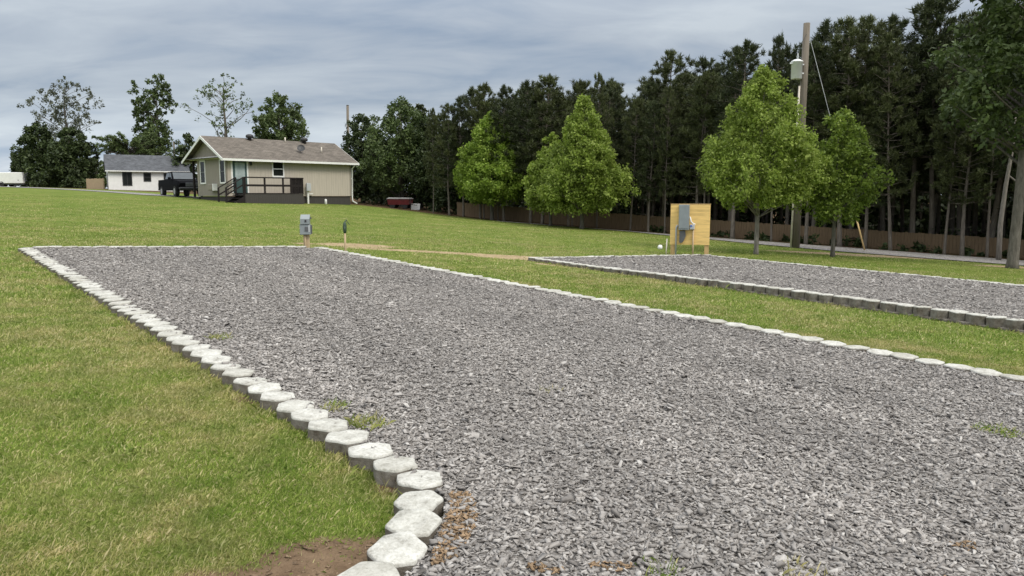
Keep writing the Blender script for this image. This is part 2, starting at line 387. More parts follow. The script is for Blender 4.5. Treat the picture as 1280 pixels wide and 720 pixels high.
M['skirt'] = siding_mat('skirting', (0.062, 0.057, 0.053), 0, 0.15)
M['roof'] = shingle_mat('brown_shingle', (0.140, 0.122, 0.104)); M['darkroof'] = shingle_mat('charcoal_shingle', (0.095, 0.100, 0.110))
M['darkwood'] = wood_mat('dark_stain', (0.020, 0.016, 0.016), 3, 0); M['soffit'] = plain('soffit', (0.12, 0.11, 0.10), 0.8)
M['teal'] = plain('teal_door', (0.045, 0.082, 0.080), 0.5, 0, 0.1); M['frost'] = glass_mat('door_glass', (0.40, 0.47, 0.47), 0.2)
M['glass'] = glass_mat('window_glass'); M['carglass'] = glass_mat('car_glass', (0.05, 0.058, 0.06), 0.05, .8)
M['black'] = plain('black_paint', (0.006, 0.006, 0.007), 0.5, 0, 0.2, 3, 0, 0.01); M['tyre'] = plain('tyre', (0.02, 0.02, 0.02), 0.9)
M['chrome'] = plain('chrome', (0.35, 0.35, 0.36), 0.3, 0.9, 0.1); M['lamp'] = plain('lamp_lens', (0.55, 0.56, 0.55), 0.15, 0, 0.1)
M['darkmetal'] = plain('dark_metal', (0.05, 0.05, 0.052), 0.5, 0.4, 0.2); M['gray'] = plain('gray_box', (0.235, 0.265, 0.275), 0.45, 0.1, 0.08)
M['graydk'] = plain('gray_dark', (0.10, 0.105, 0.11), 0.5, 0.1, 0.2); M['graylt'] = plain('gray_light', (0.42, 0.44, 0.45), 0.5, 0.0, 0.08)
M['ply'] = wood_mat('plywood', (0.76, 0.53, 0.20), 2.2, 0); M['post'] = wood_mat('treated_post', (0.50, 0.345, 0.16), 2.5, 2)
M['tan'] = wood_mat('weathered_post', (0.46, 0.35, 0.22), 2.5, 2); M['fence'] = wood_mat('fence_boards', (0.185, 0.130, 0.078), 2.5, 2)
M['pole'] = wood_mat('pole_wood', (0.165, 0.142, 0.115), 2.0, 2); M['can'] = plain('transformer_paint', (0.78, 0.79, 0.80), 0.45, 0.0, 0.06)
M['pvc'] = plain('pvc_pipe', (0.60, 0.55, 0.47), 0.5, 0, 0.1); M['yellow'] = plain('guy_guard', (0.62, 0.44, 0.20), 0.5, 0, 0.1)
M['hydrant'] = plain('hydrant_head', (0.035, 0.06, 0.04), 0.5); M['red'] = plain('dark_red_paint', (0.105, 0.012, 0.014), 0.5, 0, 0.3)
M['tarp'] = plain('gray_tarp', (0.16, 0.155, 0.15), 0.8, 0, 0.2); M['blue'] = plain('blue_cap', (0.03, 0.10, 0.40), 0.5)
M['bark'] = bark_mat('grey_bark', (0.165, 0.150, 0.128)); M['pinebark'] = bark_mat('pine_bark', (0.205, 0.178, 0.150), 10)
M['palebark'] = bark_mat('pale_bark', (0.27, 0.245, 0.215))
M['leaf_bright'] = leaf_mat('spring_leaves', [(0, (0.115, 0.190, 0.022)), (0.5, (0.205, 0.300, 0.038)), (1, (0.30, 0.390, 0.080))], 0.42, 1.1, 0.22)
M['leaf_olive'] = leaf_mat('light_olive_leaves', [(0, (0.140, 0.205, 0.028)), (0.5, (0.235, 0.315, 0.052)), (1, (0.33, 0.405, 0.100))], 0.42, 1.1, 0.22)
M['leaf_mid'] = leaf_mat('deep_green_leaves', [(0, (0.090, 0.140, 0.020)), (0.5, (0.155, 0.225, 0.034)), (1, (0.240, 0.310, 0.06))], 0.42, 1.1, 0.25)
M['leaf_dark'] = leaf_mat('dark_leaves', [(0, (0.026, 0.041, 0.014)), (0.6, (0.046, 0.068, 0.022)), (1, (0.076, 0.102, 0.034))], 0.2, 0.6, 0.3)
M['leaf_far'] = leaf_mat('far_leaves', [(0, (0.050, 0.078, 0.022)), (0.6, (0.085, 0.122, 0.038)), (1, (0.130, 0.168, 0.060))], 0.25, 0.5, 0.3)
M['leaf_gray'] = leaf_mat('greyish_leaves', [(0, (0.075, 0.085, 0.060)), (1, (0.135, 0.150, 0.105))], 0.25, 0.6, 0.25)
M['needle'] = leaf_mat('pine_needles', [(0, (0.028, 0.038, 0.015)), (0.6, (0.048, 0.063, 0.024)), (1, (0.080, 0.096, 0.038))], 0.15, 0.7, 0.3)
M['needle_olive'] = leaf_mat('olive_pine_needles', [(0, (0.042, 0.052, 0.018)), (0.6, (0.068, 0.083, 0.028)), (1, (0.105, 0.120, 0.046))], 0.15, 0.7, 0.3)

# ------------------------------------------------------------------ ground, lane, pads
def axis_vals(pts):
    out = []
    for (a, b, st) in pts: out += list(np.arange(a, b, st))
    return np.array(out + [pts[-1][1]])
xs = axis_vals([(-1500, -200, 100), (-200, -60, 10), (-60, 40, 1.0), (40, 200, 10), (200, 1500, 100)])
ys = axis_vals([(-300, -20, 40), (-20, 70, 1.0), (70, 150, 5), (150, 400, 25), (400, 2000, 160)])
X, Y = np.meshgrid(xs, ys); V = np.stack([X, Y, H(X, Y)], -1).reshape(-1, 3)
nx, ny = len(xs), len(ys); ii = (np.arange(ny - 1)[:, None] * nx + np.arange(nx - 1)[None, :]).ravel()
F = np.stack([ii, ii + 1, ii + nx + 1, ii + nx], 1)
tag(link('ground', npmesh('ground', V, F, M['ground'], True)), kind='structure')

def sheet(name, poly, dz, m, res=1.0, skirt=0.0):
    """a flat-lying polygon that follows the ground at height dz"""
    bm = bmesh.new(); vs_ = [bm.verts.new((x, y, 0)) for x, y in poly]; bm.faces.new(vs_)
    x0, x1 = min(p[0] for p in poly), max(p[0] for p in poly); y0, y1 = min(p[1] for p in poly), max(p[1] for p in poly)
    for ax, a, b in ((0, x0, x1), (1, y0, y1)):
        k = math.floor(a / res) + 1
        while k * res < b:
            co = [0, 0, 0]; no = [0, 0, 0]; co[ax] = k * res; no[ax] = 1
            bmesh.ops.bisect_plane(bm, geom=bm.verts[:] + bm.edges[:] + bm.faces[:], plane_co=co, plane_no=no); k += 1
    for v in bm.verts: v.co.z = h(v.co.x, v.co.y) + (dz(v.co.x, v.co.y) if callable(dz) else dz)
    if skirt:
        es = [e for e in bm.edges if e.is_boundary]
        r = bmesh.ops.extrude_edge_only(bm, edges=es)
        for v in r['geom']:
            if isinstance(v, bmesh.types.BMVert): v.co.z -= skirt
    bmesh.ops.recalc_face_normals(bm, faces=bm.faces)
    me = bpy.data.meshes.new(name); bm.to_mesh(me); bm.free(); me.materials.append(m)
    for p in me.polygons: p.use_smooth = True
    return tag(link(name, me), kind='structure')

def NQ(n, q): return (.6 * n + .8 * q, .8 * n - .6 * q)     # n: into the wood, q: along its edge (rightwards)
rnd = random.Random(5)
lane_poly = [NQ(34.5 + rnd.uniform(-.15, .15) + 3.6 * float(1 - sstep(-22, -8, q)), q) for q in range(-30, 22, 2)] + \
            [NQ(38.7 + rnd.uniform(-.15, .15), q) for q in range(20, -32, -2)]
sheet('lane', lane_poly, 0.03, M['lane'])
drive_poly = [(-62, 84), (-46, 72.5), (-34, 62.5), (-27.5, 56.0), (-23.5, 54.6), (-23.0, 58), (-28, 61), (-36, 68), (-48, 79), (-60, 90)]
sheet('driveway', drive_poly, 0.03, M['lane'])

LT, RT, BK = 2.08, 8.52, 18.45       # near pad: left edge, right edge, back edge in (t, t, s)
FLARE = [(-0.33, 3.62), (-0.33, 3.32), (-0.37, 3.05), (-0.44, 2.78), (-0.58, 2.52), (-0.80, 2.3)]
pad1_poly = [ST(BK, LT), ST(3.15, LT)] + FLARE + [(-1.3, 1.9), (-2.4, 1.2), (-4.5, 0), (-5, -5), (11, -5), ST(-6, RT), ST(BK - .5, RT), ST(BK, RT - .5)]
LT2, RT2, BK2 = 13.05, 20.7, 14.9
pad2_poly = [ST(BK2, LT2), ST(0, LT2), ST(0, RT2), ST(BK2, RT2)]
sheet('gravel_pad', pad1_poly, 0.07, M['gravel'], 1.0, 0.12)
PAD2 = lambda x, y: 0.07 + .095 * (1 - sstep(6, 14.5, -.639 * x + .769 * y))
sheet('gravel_pad', pad2_poly, PAD2, M['gravel'], 1.0, 0.25)

def inpoly(x, y, poly):
    r = np.zeros(len(x), bool); n = len(poly)
    for i in range(n):
        x1, y1 = poly[i]; x2, y2 = poly[(i + 1) % n]
        if y1 == y2: continue
        c = ((y1 > y) != (y2 > y)) & (x < (x2 - x1) * (y - y1) / (y2 - y1) + x1); r ^= c
    return r

rng = np.random.default_rng(11)
# loose angular chips on both pads: one uncountable layer each
def chips(name, poly, dz, bands, seed, mat=None):
    rg = np.random.default_rng(seed)
    P = []
    for (d0, d1, dens, size) in bands:
        amax = math.radians(44); area = amax * (d1 * d1 - d0 * d0)
        n = int(area * dens); d = np.sqrt(rg.uniform(d0 * d0, d1 * d1, n)); a = rg.uniform(-amax, amax, n)
        x, y = d * np.sin(a), d * np.cos(a); k = inpoly(x, y, poly)
        P.append(np.stack([x[k], y[k], size * rg.lognormal(0, 0.33, k.sum())], 1))
    P = np.concatenate(P); n = len(P)
    # an angular flake: two unequal quads joined, corners jittered
    base = np.array([[-1, -.62, -.3], [.9, -.55, -.36], [1.05, .5, -.3], [-.85, .6, -.34], [-.72, -.42, .3], [.62, -.5, .34], [.74, .36, .28], [-.66, .42, .36]])
    B = base[None] * np.array([1.05, .66, .5]) * rg.uniform(.7, 1.3, (n, 1, 3)) + rg.normal(0, .16, (n, 8, 3))
    az = rg.uniform(0, 2 * PI, n); tx = rg.normal(0, .27, n); ty = rg.normal(0, .27, n)
    def rot(B, a, i, j):
        c, s_ = np.cos(a)[:, None], np.sin(a)[:, None]; A = B.copy()
        A[..., i] = B[..., i] * c - B[..., j] * s_; A[..., j] = B[..., i] * s_ + B[..., j] * c; return A
    B = rot(rot(rot(B, tx, 1, 2), ty, 0, 2), az, 0, 1) * (P[:, 2] * .5)[:, None, None]
    zz = H(P[:, 0], P[:, 1]) + (dz(P[:, 0], P[:, 1]) if callable(dz) else dz) + rg.uniform(-.1, .35, n) * P[:, 2]
    B += np.stack([P[:, 0], P[:, 1], zz], 1)[:, None, :]
    q = np.array([[0, 3, 2, 1], [4, 5, 6, 7], [0, 1, 5, 4], [1, 2, 6, 5], [2, 3, 7, 6], [3, 0, 4, 7]])
    F = (q[None] + (np.arange(n) * 8)[:, None, None]).reshape(-1, 4)
    return tag(link(name, npmesh(name, B.reshape(-1, 3), F, mat or M['stone'])), kind='stuff')
chips('gravel_chips', pad1_poly, 0.07, [(1.5, 5, 4200, .0255), (5, 8, 3000, .0265), (8, 13, 1700, .028), (13, 21, 900, .032)], 3)
chips('gravel_chips', pad2_poly, PAD2, [(8, 16, 520, .036), (16, 30, 260, .042)], 4)
clay = [(-0.325, 3.72), (-0.22, 3.70), (-0.16, 3.45), (-0.19, 3.2), (-0.24, 2.98), (-0.34, 2.92), (-0.33, 3.2), (-0.30, 3.5)]
chips('clay_crumbs', clay, 0.076, [(1.5, 5, 9000, .018)], 6, M['clay'])
for (cx, cy) in ((.42, 2.98), (1.86, 2.98), (2.15, 3.35), (.12, 2.93)):
    chips('clay_crumbs', [(cx + .09 * math.cos(a) * rnd.uniform(.6, 1.2), cy + .05 * math.sin(a) * rnd.uniform(.6, 1.2)) for a in np.linspace(0, 2 * PI, 9)[:-1]], 0.082, [(2.5, 4.2, 4500, .018)], 7, M['clay'])

M['soil'] = plain('soil_crumbs', (0.19, 0.135, 0.09), 0.95, 0, 0.5, 30, 0.6, 0.05)
chips('soil_crumbs', [(-1.15, 2.95), (-1.0, 3.2), (-.72, 3.3), (-.55, 3.2), (-.60, 2.9), (-.75, 2.6), (-1.2, 2.55)], -.002, [(1.5, 5, 1500, .013), (1.5, 5, 120, .03)], 8, M['soil'])

# short lawn: blades thinning out with distance
def lawn():
    rg = np.random.default_rng(21); P = []
    for (d0, d1, dens, w, l) in ((1.6, 4.2, 23000, .0027, .0245), (4.2, 7, 13500, .0038, .026), (7, 11, 6000, .0058, .028), (11, 17, 1500, .011, .036), (17, 27, 480, .016, .034), (27, 40, 130, .022, .032), (40, 56, 40, .03, .03)):
        amax = math.radians(42); n = int(amax * (d1 * d1 - d0 * d0) * dens)
        d = np.sqrt(rg.uniform(d0 * d0, d1 * d1, n)); a = rg.uniform(-amax, amax, n)
        x, y = d * np.sin(a), d * np.cos(a)
        k = ~(inpoly(x, y, pad1_poly) | inpoly(x, y, pad2_poly) | inpoly(x, y, lane_poly)) & (.6 * x + .8 * y < 38.5)
        for (dx, dy, rx, ry) in DIRT:
            q = ((x - dx) / rx) ** 2 + ((y - dy) / ry) ** 2
            k &= ~((q < 1) & (rg.random(n) < np.clip(1.6 * (1 - q), 0, .96)))
        # patchy density
        pt = np.sin(x * 2.1 + 1.3 * np.sin(y * 1.7)) * np.sin(y * 2.6 + 1.1 * np.sin(x * 2.3))
        k &= rg.random(n) < .78 + .22 * pt
        m = k.sum(); P.append(np.stack([x[k], y[k], np.full(m, w) * rg.uniform(.7, 1.3, m), l * rg.lognormal(0, .3, m)], 1))
    # weeds coming up through the near pad and along its left border
    for (cx, cy, n, r, l) in ((3.6, 5.35, 140, .16, .035), (-0.95, 4.75, 130, .13, .05), (0.62, 2.98, 60, .10, .03), (1.25, 3.0, 60, .12, .03), (-1.25, 5.1, 70, .10, .04), (-2.9, 7.3, 80, .12, .04), (0.3, 5.9, 25, .1, .03)):
        a = rg.uniform(0, 2 * PI, n); d = r * np.sqrt(rg.random(n))
        P.append(np.stack([cx + d * np.cos(a), cy + d * np.sin(a), rg.uniform(.003, .006, n), l * rg.uniform(.8, 2, n)], 1))
    # longer tufts left by the mower along the blocks
    for (s0, s1, t_, n, l) in ((3.1, 18, LT - .19, 5200, .045), (1, 18, RT + .19, 3000, .04), (2.6, 14.5, LT2 - .22, 3000, .045)):
        sv = rg.uniform(s0, s1, n); tv = t_ + rg.normal(0, .045, n); kk = np.sin(sv * 5.1) + np.sin(sv * 2.3 + 1) > rg.uniform(-1.6, 1.2, n)
        xx, yy = ST(sv[kk], tv[kk]); P.append(np.stack([xx, yy, rg.uniform(.003, .007, kk.sum()), l * rg.lognormal(0, .4, kk.sum())], 1))
    # clover and broadleaf weeds in small mats
    for k in range(60):
        d, a = math.sqrt(rg.uniform(6, 120)), rg.uniform(-.66, .1); cx, cy = d * math.sin(a), d * math.cos(a)
        n = int(rg.uniform(30, 110)); r = rg.uniform(.05, .16); rr_ = r * np.sqrt(rg.random(n)); aa = rg.uniform(0, 6.28, n); xx, yy = cx + rr_ * np.cos(aa), cy + rr_ * np.sin(aa)
        ok = ~inpoly(xx, yy, pad1_poly) & ~inpoly(xx, yy, pad2_poly); P.append(np.stack([xx, yy, rg.uniform(.010, .018, n), rg.uniform(.02, .04, n)], 1)[ok])
    P = np.concatenate(P); n = len(P); a = rg.uniform(0, 2 * PI, n); lean = rg.uniform(.35, 1.30, n)
    inp = inpoly(P[:, 0], P[:, 1], pad1_poly)
    z0 = H(P[:, 0], P[:, 1]) - .004 + np.where(inp, .075, 0)
    dx, dy = np.cos(a), np.sin(a); b = a + rg.uniform(-.6, .6, n); wx, wy = -np.sin(b), np.cos(b)
    V = np.zeros((n, 4, 3)); W = P[:, 2]; Ln = P[:, 3]
    V[:, 0] = np.stack([P[:, 0] - wx * W * .5, P[:, 1] - wy * W * .5, z0], 1)
    V[:, 1] = np.stack([P[:, 0] + wx * W * .5, P[:, 1] + wy * W * .5, z0], 1)
    mx, mz = np.sin(lean * .6) * Ln * .55, np.cos(lean * .6) * Ln * .55
    V[:, 2] = np.stack([P[:, 0] + dx * mx + wx * W * .42, P[:, 1] + dy * mx + wy * W * .42, z0 + mz], 1)
    ex, ez = mx + np.sin(lean * 1.15) * Ln * .5, mz + np.cos(lean * 1.15) * Ln * .5
    V[:, 3] = np.stack([P[:, 0] + dx * ex, P[:, 1] + dy * ex, z0 + np.maximum(ez, .004)], 1)
    o = (np.arange(n) * 4)[:, None]
    F = np.concatenate([o + np.array([[0, 1, 2]]), o + np.array([[0, 2, 3]])])
    tag(link('grass', npmesh('grass', V.reshape(-1, 3), F, M['grass'])), kind='stuff')
lawn()

# ------------------------------------------------------------------ edging blocks
def block_mesh(seed, height=.16):
    r = random.Random(seed); b = MB(); bm = b.bm; hx, hy = .147, .121
    ang = [0, 60, 120, 180, 240, 300]; pts = []
    for a in ang:
        a2 = math.radians(a + 90 + r.uniform(-6, 6)); k = r.uniform(.94, 1.06)
        pts.append(Vector((math.cos(a2) * hx * 1.06 * k, math.sin(a2) * hy * 1.12 * k, 0)))
    out = []
    for i, p in enumerate(pts):                                        # rounded, slightly broken corners
        q = pts[(i + 1) % 6]; o = pts[i - 1]
        out += [p.lerp(o, .15), p.lerp((o + q) / 2, .05), p.lerp(q, .15)]
        out.append(p.lerp(q, .5) + Vector((r.uniform(-.005, .005), r.uniform(-.005, .005), 0)))
    def ring(s, z): return [bm.verts.new((p.x * s, p.y * s, z + r.uniform(-.002, .002))) for p in out]
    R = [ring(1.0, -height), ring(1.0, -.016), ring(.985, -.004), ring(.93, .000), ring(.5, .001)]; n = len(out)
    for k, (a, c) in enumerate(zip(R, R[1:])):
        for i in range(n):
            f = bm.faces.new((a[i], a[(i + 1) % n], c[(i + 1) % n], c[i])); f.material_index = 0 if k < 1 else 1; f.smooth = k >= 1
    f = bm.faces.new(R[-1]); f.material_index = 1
    bm.faces.new(R[0][::-1])
    o = b.build('edging_block', [M['bside'], M['btop']]); me = o.data; bpy.data.objects.remove(o); return me
BM = [block_mesh(s) for s in range(8)]
def stained(me):
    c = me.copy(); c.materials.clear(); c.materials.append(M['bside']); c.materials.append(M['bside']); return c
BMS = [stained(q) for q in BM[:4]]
brnd = random.Random(77)
ORD = ['first', 'second', 'third', 'fourth', 'fifth', 'sixth', 'seventh', 'eighth', 'ninth', 'tenth', 'eleventh', 'twelfth', 'thirteenth', 'fourteenth', 'fifteenth', 'sixteenth', 'seventeenth', 'eighteenth']
def block(x, y, dz, ang, label, group, sc=1.0):
    o = bpy.data.objects.new('edging_block', brnd.choice(BMS if 'soil-stained' in label else BM)); COL.objects.link(o)
    dz = float(dz(x, y)) + .022 if callable(dz) else dz
    o.location = (x + brnd.uniform(-.012, .012), y + brnd.uniform(-.012, .012), h(x, y) + dz + brnd.uniform(-.006, .006))
    tilt = 0.0
    o.rotation_euler = (brnd.gauss(0, .03), tilt + brnd.gauss(0, .03), ang + brnd.uniform(-.12, .12) + (PI if brnd.random() < .5 else 0) * 0)
    o.scale = (sc * brnd.uniform(.96, 1.03), sc * brnd.uniform(.95, 1.05), 1)
    return tag(o, label, 'edging block', group)
ROWA = math.atan2(.769, -.639)      # direction of the pads' long edges
def row(s0, s1, t, dz, labels, group, step=.272):
    n = int((s1 - s0) / step); k = 0
    while s0 + k * step <= s1:
        x, y = ST(s0 + k * step, t); block(x, y, dz, ROWA, labels(k), group); k += 1
    return k
G1 = 'edging blocks along the left border of the near gravel pad'
row(3.27, BK, LT, .088, lambda k: ('pale-topped edging block at the bend where the near pad\'s left border turns' if k == 0 else
     ORD[k - 1] + ' pale edging block up the left border from the front bend of the near pad' if k <= 18 else
     'pale-topped edging block in the far part of the near pad\'s left border'), G1)
fl = [((-.455, 3.57), 'stubby pale edging block just below the front bend, beside the strip of orange clay'),
      ((-.45, 3.31), 'second pale block below the front bend, beside the orange clay strip'),
      ((-.485, 3.04), 'third pale block below the front bend, next to the bare soil patch'),
      ((-.57, 2.80), 'pale edging block cut by the bottom edge of the photo, below the bare soil'),
      ((-.71, 2.57), 'pale edging block at the very front of the border, out past the bare soil')]
for (p, lab) in fl: block(p[0], p[1], .088, math.radians(95), lab, 'edging blocks of the front flare of the near gravel pad', .98 if p[1] < 3.5 else .9)
row(1.0, BK - .3, RT, .105, lambda k: 'pale-topped edging block in the right border of the near gravel pad', 'edging blocks along the right border of the near gravel pad')
t = LT + .3
while t < RT - .1:
    x, y = ST(BK, t); block(x, y, .10, ROWA + PI / 2, 'pale-topped edging block in the back border of the near gravel pad', 'edging blocks along the back border of the near gravel pad'); t += .276
row(2.6, BK2, LT2, PAD2, lambda k: 'pale edging block topping the low wall of the far gravel pad', 'top course of the low block wall of the far gravel pad')
row(2.74, 9.0, LT2 - .012, .045, lambda k: 'soil-stained bottom course block in the low wall of the far gravel pad', 'bottom course of the low block wall of the far gravel pad')
row(5.0, BK2, RT2, PAD2, lambda k: 'pale edging block in the far pad\'s border on the young trees\' side', 'edging blocks along the tree side of the far gravel pad')
t = LT2 + .3
while t < RT2 - .2:
    x, y = ST(BK2, t); block(x, y, PAD2, ROWA + PI / 2, 'pale edging block in the far pad\'s back border, left of the plywood panel', 'edging blocks along the back border of the far gravel pad'); t += .276

# ------------------------------------------------------------------ trees
def leaves(cen, rad, per, size, seed, up=.35, aspect=.55, stretch=None):
    """many leaf-sized rhombi scattered round clump centres"""
    rg = np.random.default_rng(seed); n = len(cen)
    C = np.repeat(np.asarray(cen, float), per, 0); R = np.repeat(np.asarray(rad, float), per)
    k = len(C); off = rg.normal(0, 1, (k, 3)); off /= np.linalg.norm(off, axis=1)[:, None] + 1e-9
    off *= (rg.random(k) ** .5)[:, None]
    if stretch is not None: off *= np.asarray(stretch)
    P = C + off * R[:, None]
    d = off * .7 + rg.normal(0, .7, (k, 3)); d[:, 2] -= .15; d /= np.linalg.norm(d, axis=1)[:, None]
    nrm = rg.normal(0, 1, (k, 3)); nrm[:, 2] = np.abs(nrm[:, 2]) + up
    w = np.cross(d, nrm); w /= np.linalg.norm(w, axis=1)[:, None] + 1e-9
    s = size * rg.lognormal(0, .28, k)
    V = np.stack([P - d * s[:, None] * .5, P + w * s[:, None] * aspect * .5, P + d * s[:, None] * .5, P - w * s[:, None] * aspect * .5], 1)
    return V.reshape(-1, 3), np.arange(4 * k).reshape(-1, 4)
def limb(b, p0, p1, r0, r1, rr, bend=.12, n=6):
    p0 = Vector(p0); p1 = Vector(p1); L = (p1 - p0).length; m = p0.lerp(p1, .5) + Vector((rr.uniform(-1, 1), rr.uniform(-1, 1), rr.uniform(-.2, 1))) * bend * L
    pts = [p0 * (1 - t) ** 2 + m * 2 * t * (1 - t) + p1 * t * t for t in (0, .25, .5, .75, 1)]
    b.tube(pts, [r0 + (r1 - r0) * t for t in (0, .25, .5, .75, 1)], n, cap=False)
def broad_tree(loc, Ht, base, R, prof, mats, nclump, per, leaf, seed, label, name='leafy_tree', cat='tree', group=None, tr=.1, lean=(0, 0), rfrac=(.3, 1.0), crad=(.28, .5), nlimb=22, lobes=.18, limbend=.12, limbk=.38, squash=1.0, stretch=None, split=None):
    """trunk with limbs and a crown of leaf clumps; prof(u) gives relative radius at relative height"""
    rr = random.Random(seed); root = empty(name, (loc[0], loc[1], h(loc[0], loc[1]) - .05), 0, label, cat, group)
    cen, rad = [], []; ph = [rr.uniform(0, 6.28) for _ in range(4)]
    while len(cen) < nclump:
        u = rr.random() ** .9; p = prof(u)
        if rr.random() > p * p + .12: continue
        a = rr.uniform(0, 2 * PI); f = rfrac[0] + (rfrac[1] - rfrac[0]) * rr.random() ** .6
        lob = 1 + lobes * math.sin(2 * a + ph[0] + 5 * u) + lobes * .8 * math.sin(3 * a + ph[1] - 7 * u) + rr.uniform(-.1, .12)
        r = R * p * f * lob; z = base + (Ht - base) * u
        cx, cy = lean[0] * z, lean[1] * z
        cen.append((cx + r * math.cos(a), cy + r * math.sin(a) * squash, z + rr.uniform(-.1, .15))); rad.append(rr.uniform(*crad) * (1 - .35 * u))
    cen.append((lean[0] * Ht, lean[1] * Ht, Ht - crad[0] * .6)); rad.append(crad[0] * .7)
    Vv, Ff = leaves(cen, rad, per, leaf, seed + 1, stretch=stretch)
    link('crown', npmesh('crown', Vv, Ff, mats[0]), root)
    b = MB(); top = Vector((lean[0] * Ht * .9, lean[1] * Ht * .9, Ht * .9))
    pts = [Vector((0, 0, -.15)), Vector((lean[0] * .3, 0, .25))]
    for k in range(1, 6):
        z = Ht * .9 * k / 5; pts.append(Vector((lean[0] * z + rr.uniform(-.05, .05) * tr * 6, lean[1] * z + rr.uniform(-.05, .05) * tr * 6, z)))
    bend = limbend
    b.tube(pts, [tr * 1.45, tr * 1.05, tr * .92, tr * .72, tr * .5, tr * .3, tr * .1], 9)
    idx = list(range(len(cen))); rr.shuffle(idx)
    for i in idx[:nlimb]:
        c = Vector(cen[i]); rh = math.hypot(c.x, c.y); z0 = max(base * .75, min(c.z - rh * .75, Ht * .85)); z0 = max(z0, base * .7)
        limb(b, (lean[0] * z0, lean[1] * z0, z0), c, tr * limbk * (1 - .6 * z0 / Ht), .010 + tr * .03, rr, limbend)
    b.build('trunk', mats[1], root)
    return root
def cone_prof(u): return min(1, .52 + 2.4 * u) * (1 - u) ** .72 * 1.22 + .04
def round_prof(u): return math.sqrt(max(0, 1 - (2 * u - .95) ** 2)) if abs(2 * u - .95) < 1 else .1
def egg_prof(u): return min(1, .6 + 1.6 * u) * math.sqrt(max(0, 1 - u ** 2.2)) + .03
def col_prof(u): return .75 + .25 * math.sin(u * 9) * (1 - u) + (.2 if u > .6 else 0) - (.5 if u > .93 else 0)

GY = 'young leafy trees along the lane'
broad_tree((-1.35, 50.4), 7.0, 1.3, 2.45, cone_prof, (M['leaf_bright'], M['bark']), 640, 72, .16, 101, 'bright yellow-green young tree, leftmost of those in front of the wood', 'young_tree', 'tree', GY, .12, crad=(.3, .5), lobes=.09, rfrac=(.4, 1.0))
broad_tree((2.35, 45.6), 5.5, 1.1, 1.5, cone_prof, (M['leaf_olive'], M['bark']), 260, 66, .15, 105, 'smaller pointed young tree whose crown overlaps the left side of a wider one', 'young_tree', 'tree', GY, .09, crad=(.28, .45), lobes=.1, rfrac=(.4, 1.0))
broad_tree((4.05, 43.2), 7.35, 1.1, 2.25, cone_prof, (M['leaf_olive'], M['bark']), 520, 75, .15, 102, 'wide pointed young tree midway between the yellow-green one and the plywood panel', 'young_tree', 'tree', GY, .12, crad=(.3, .5), lean=(.01, 0), lobes=.13, rfrac=(.4, 1.0))
broad_tree((9.1, 27.7), 6.75, 1.9, 1.95, cone_prof, (M['leaf_olive'], M['palebark']), 560, 80, .105, 103, 'largest young tree with pale curved trunk, right of the plywood panel', 'young_tree', 'tree', GY, .085, lean=(.012, 0), crad=(.24, .42), lobes=.11, rfrac=(.4, 1.0))
broad_tree((12.35, 28.6), 5.45, 1.45, 1.28, egg_prof, (M['leaf_mid'], M['bark']), 230, 66, .12, 104, 'small deeper green young tree just right of the utility pole', 'young_tree', 'tree', GY, .08, crad=(.24, .42), lobes=.25)

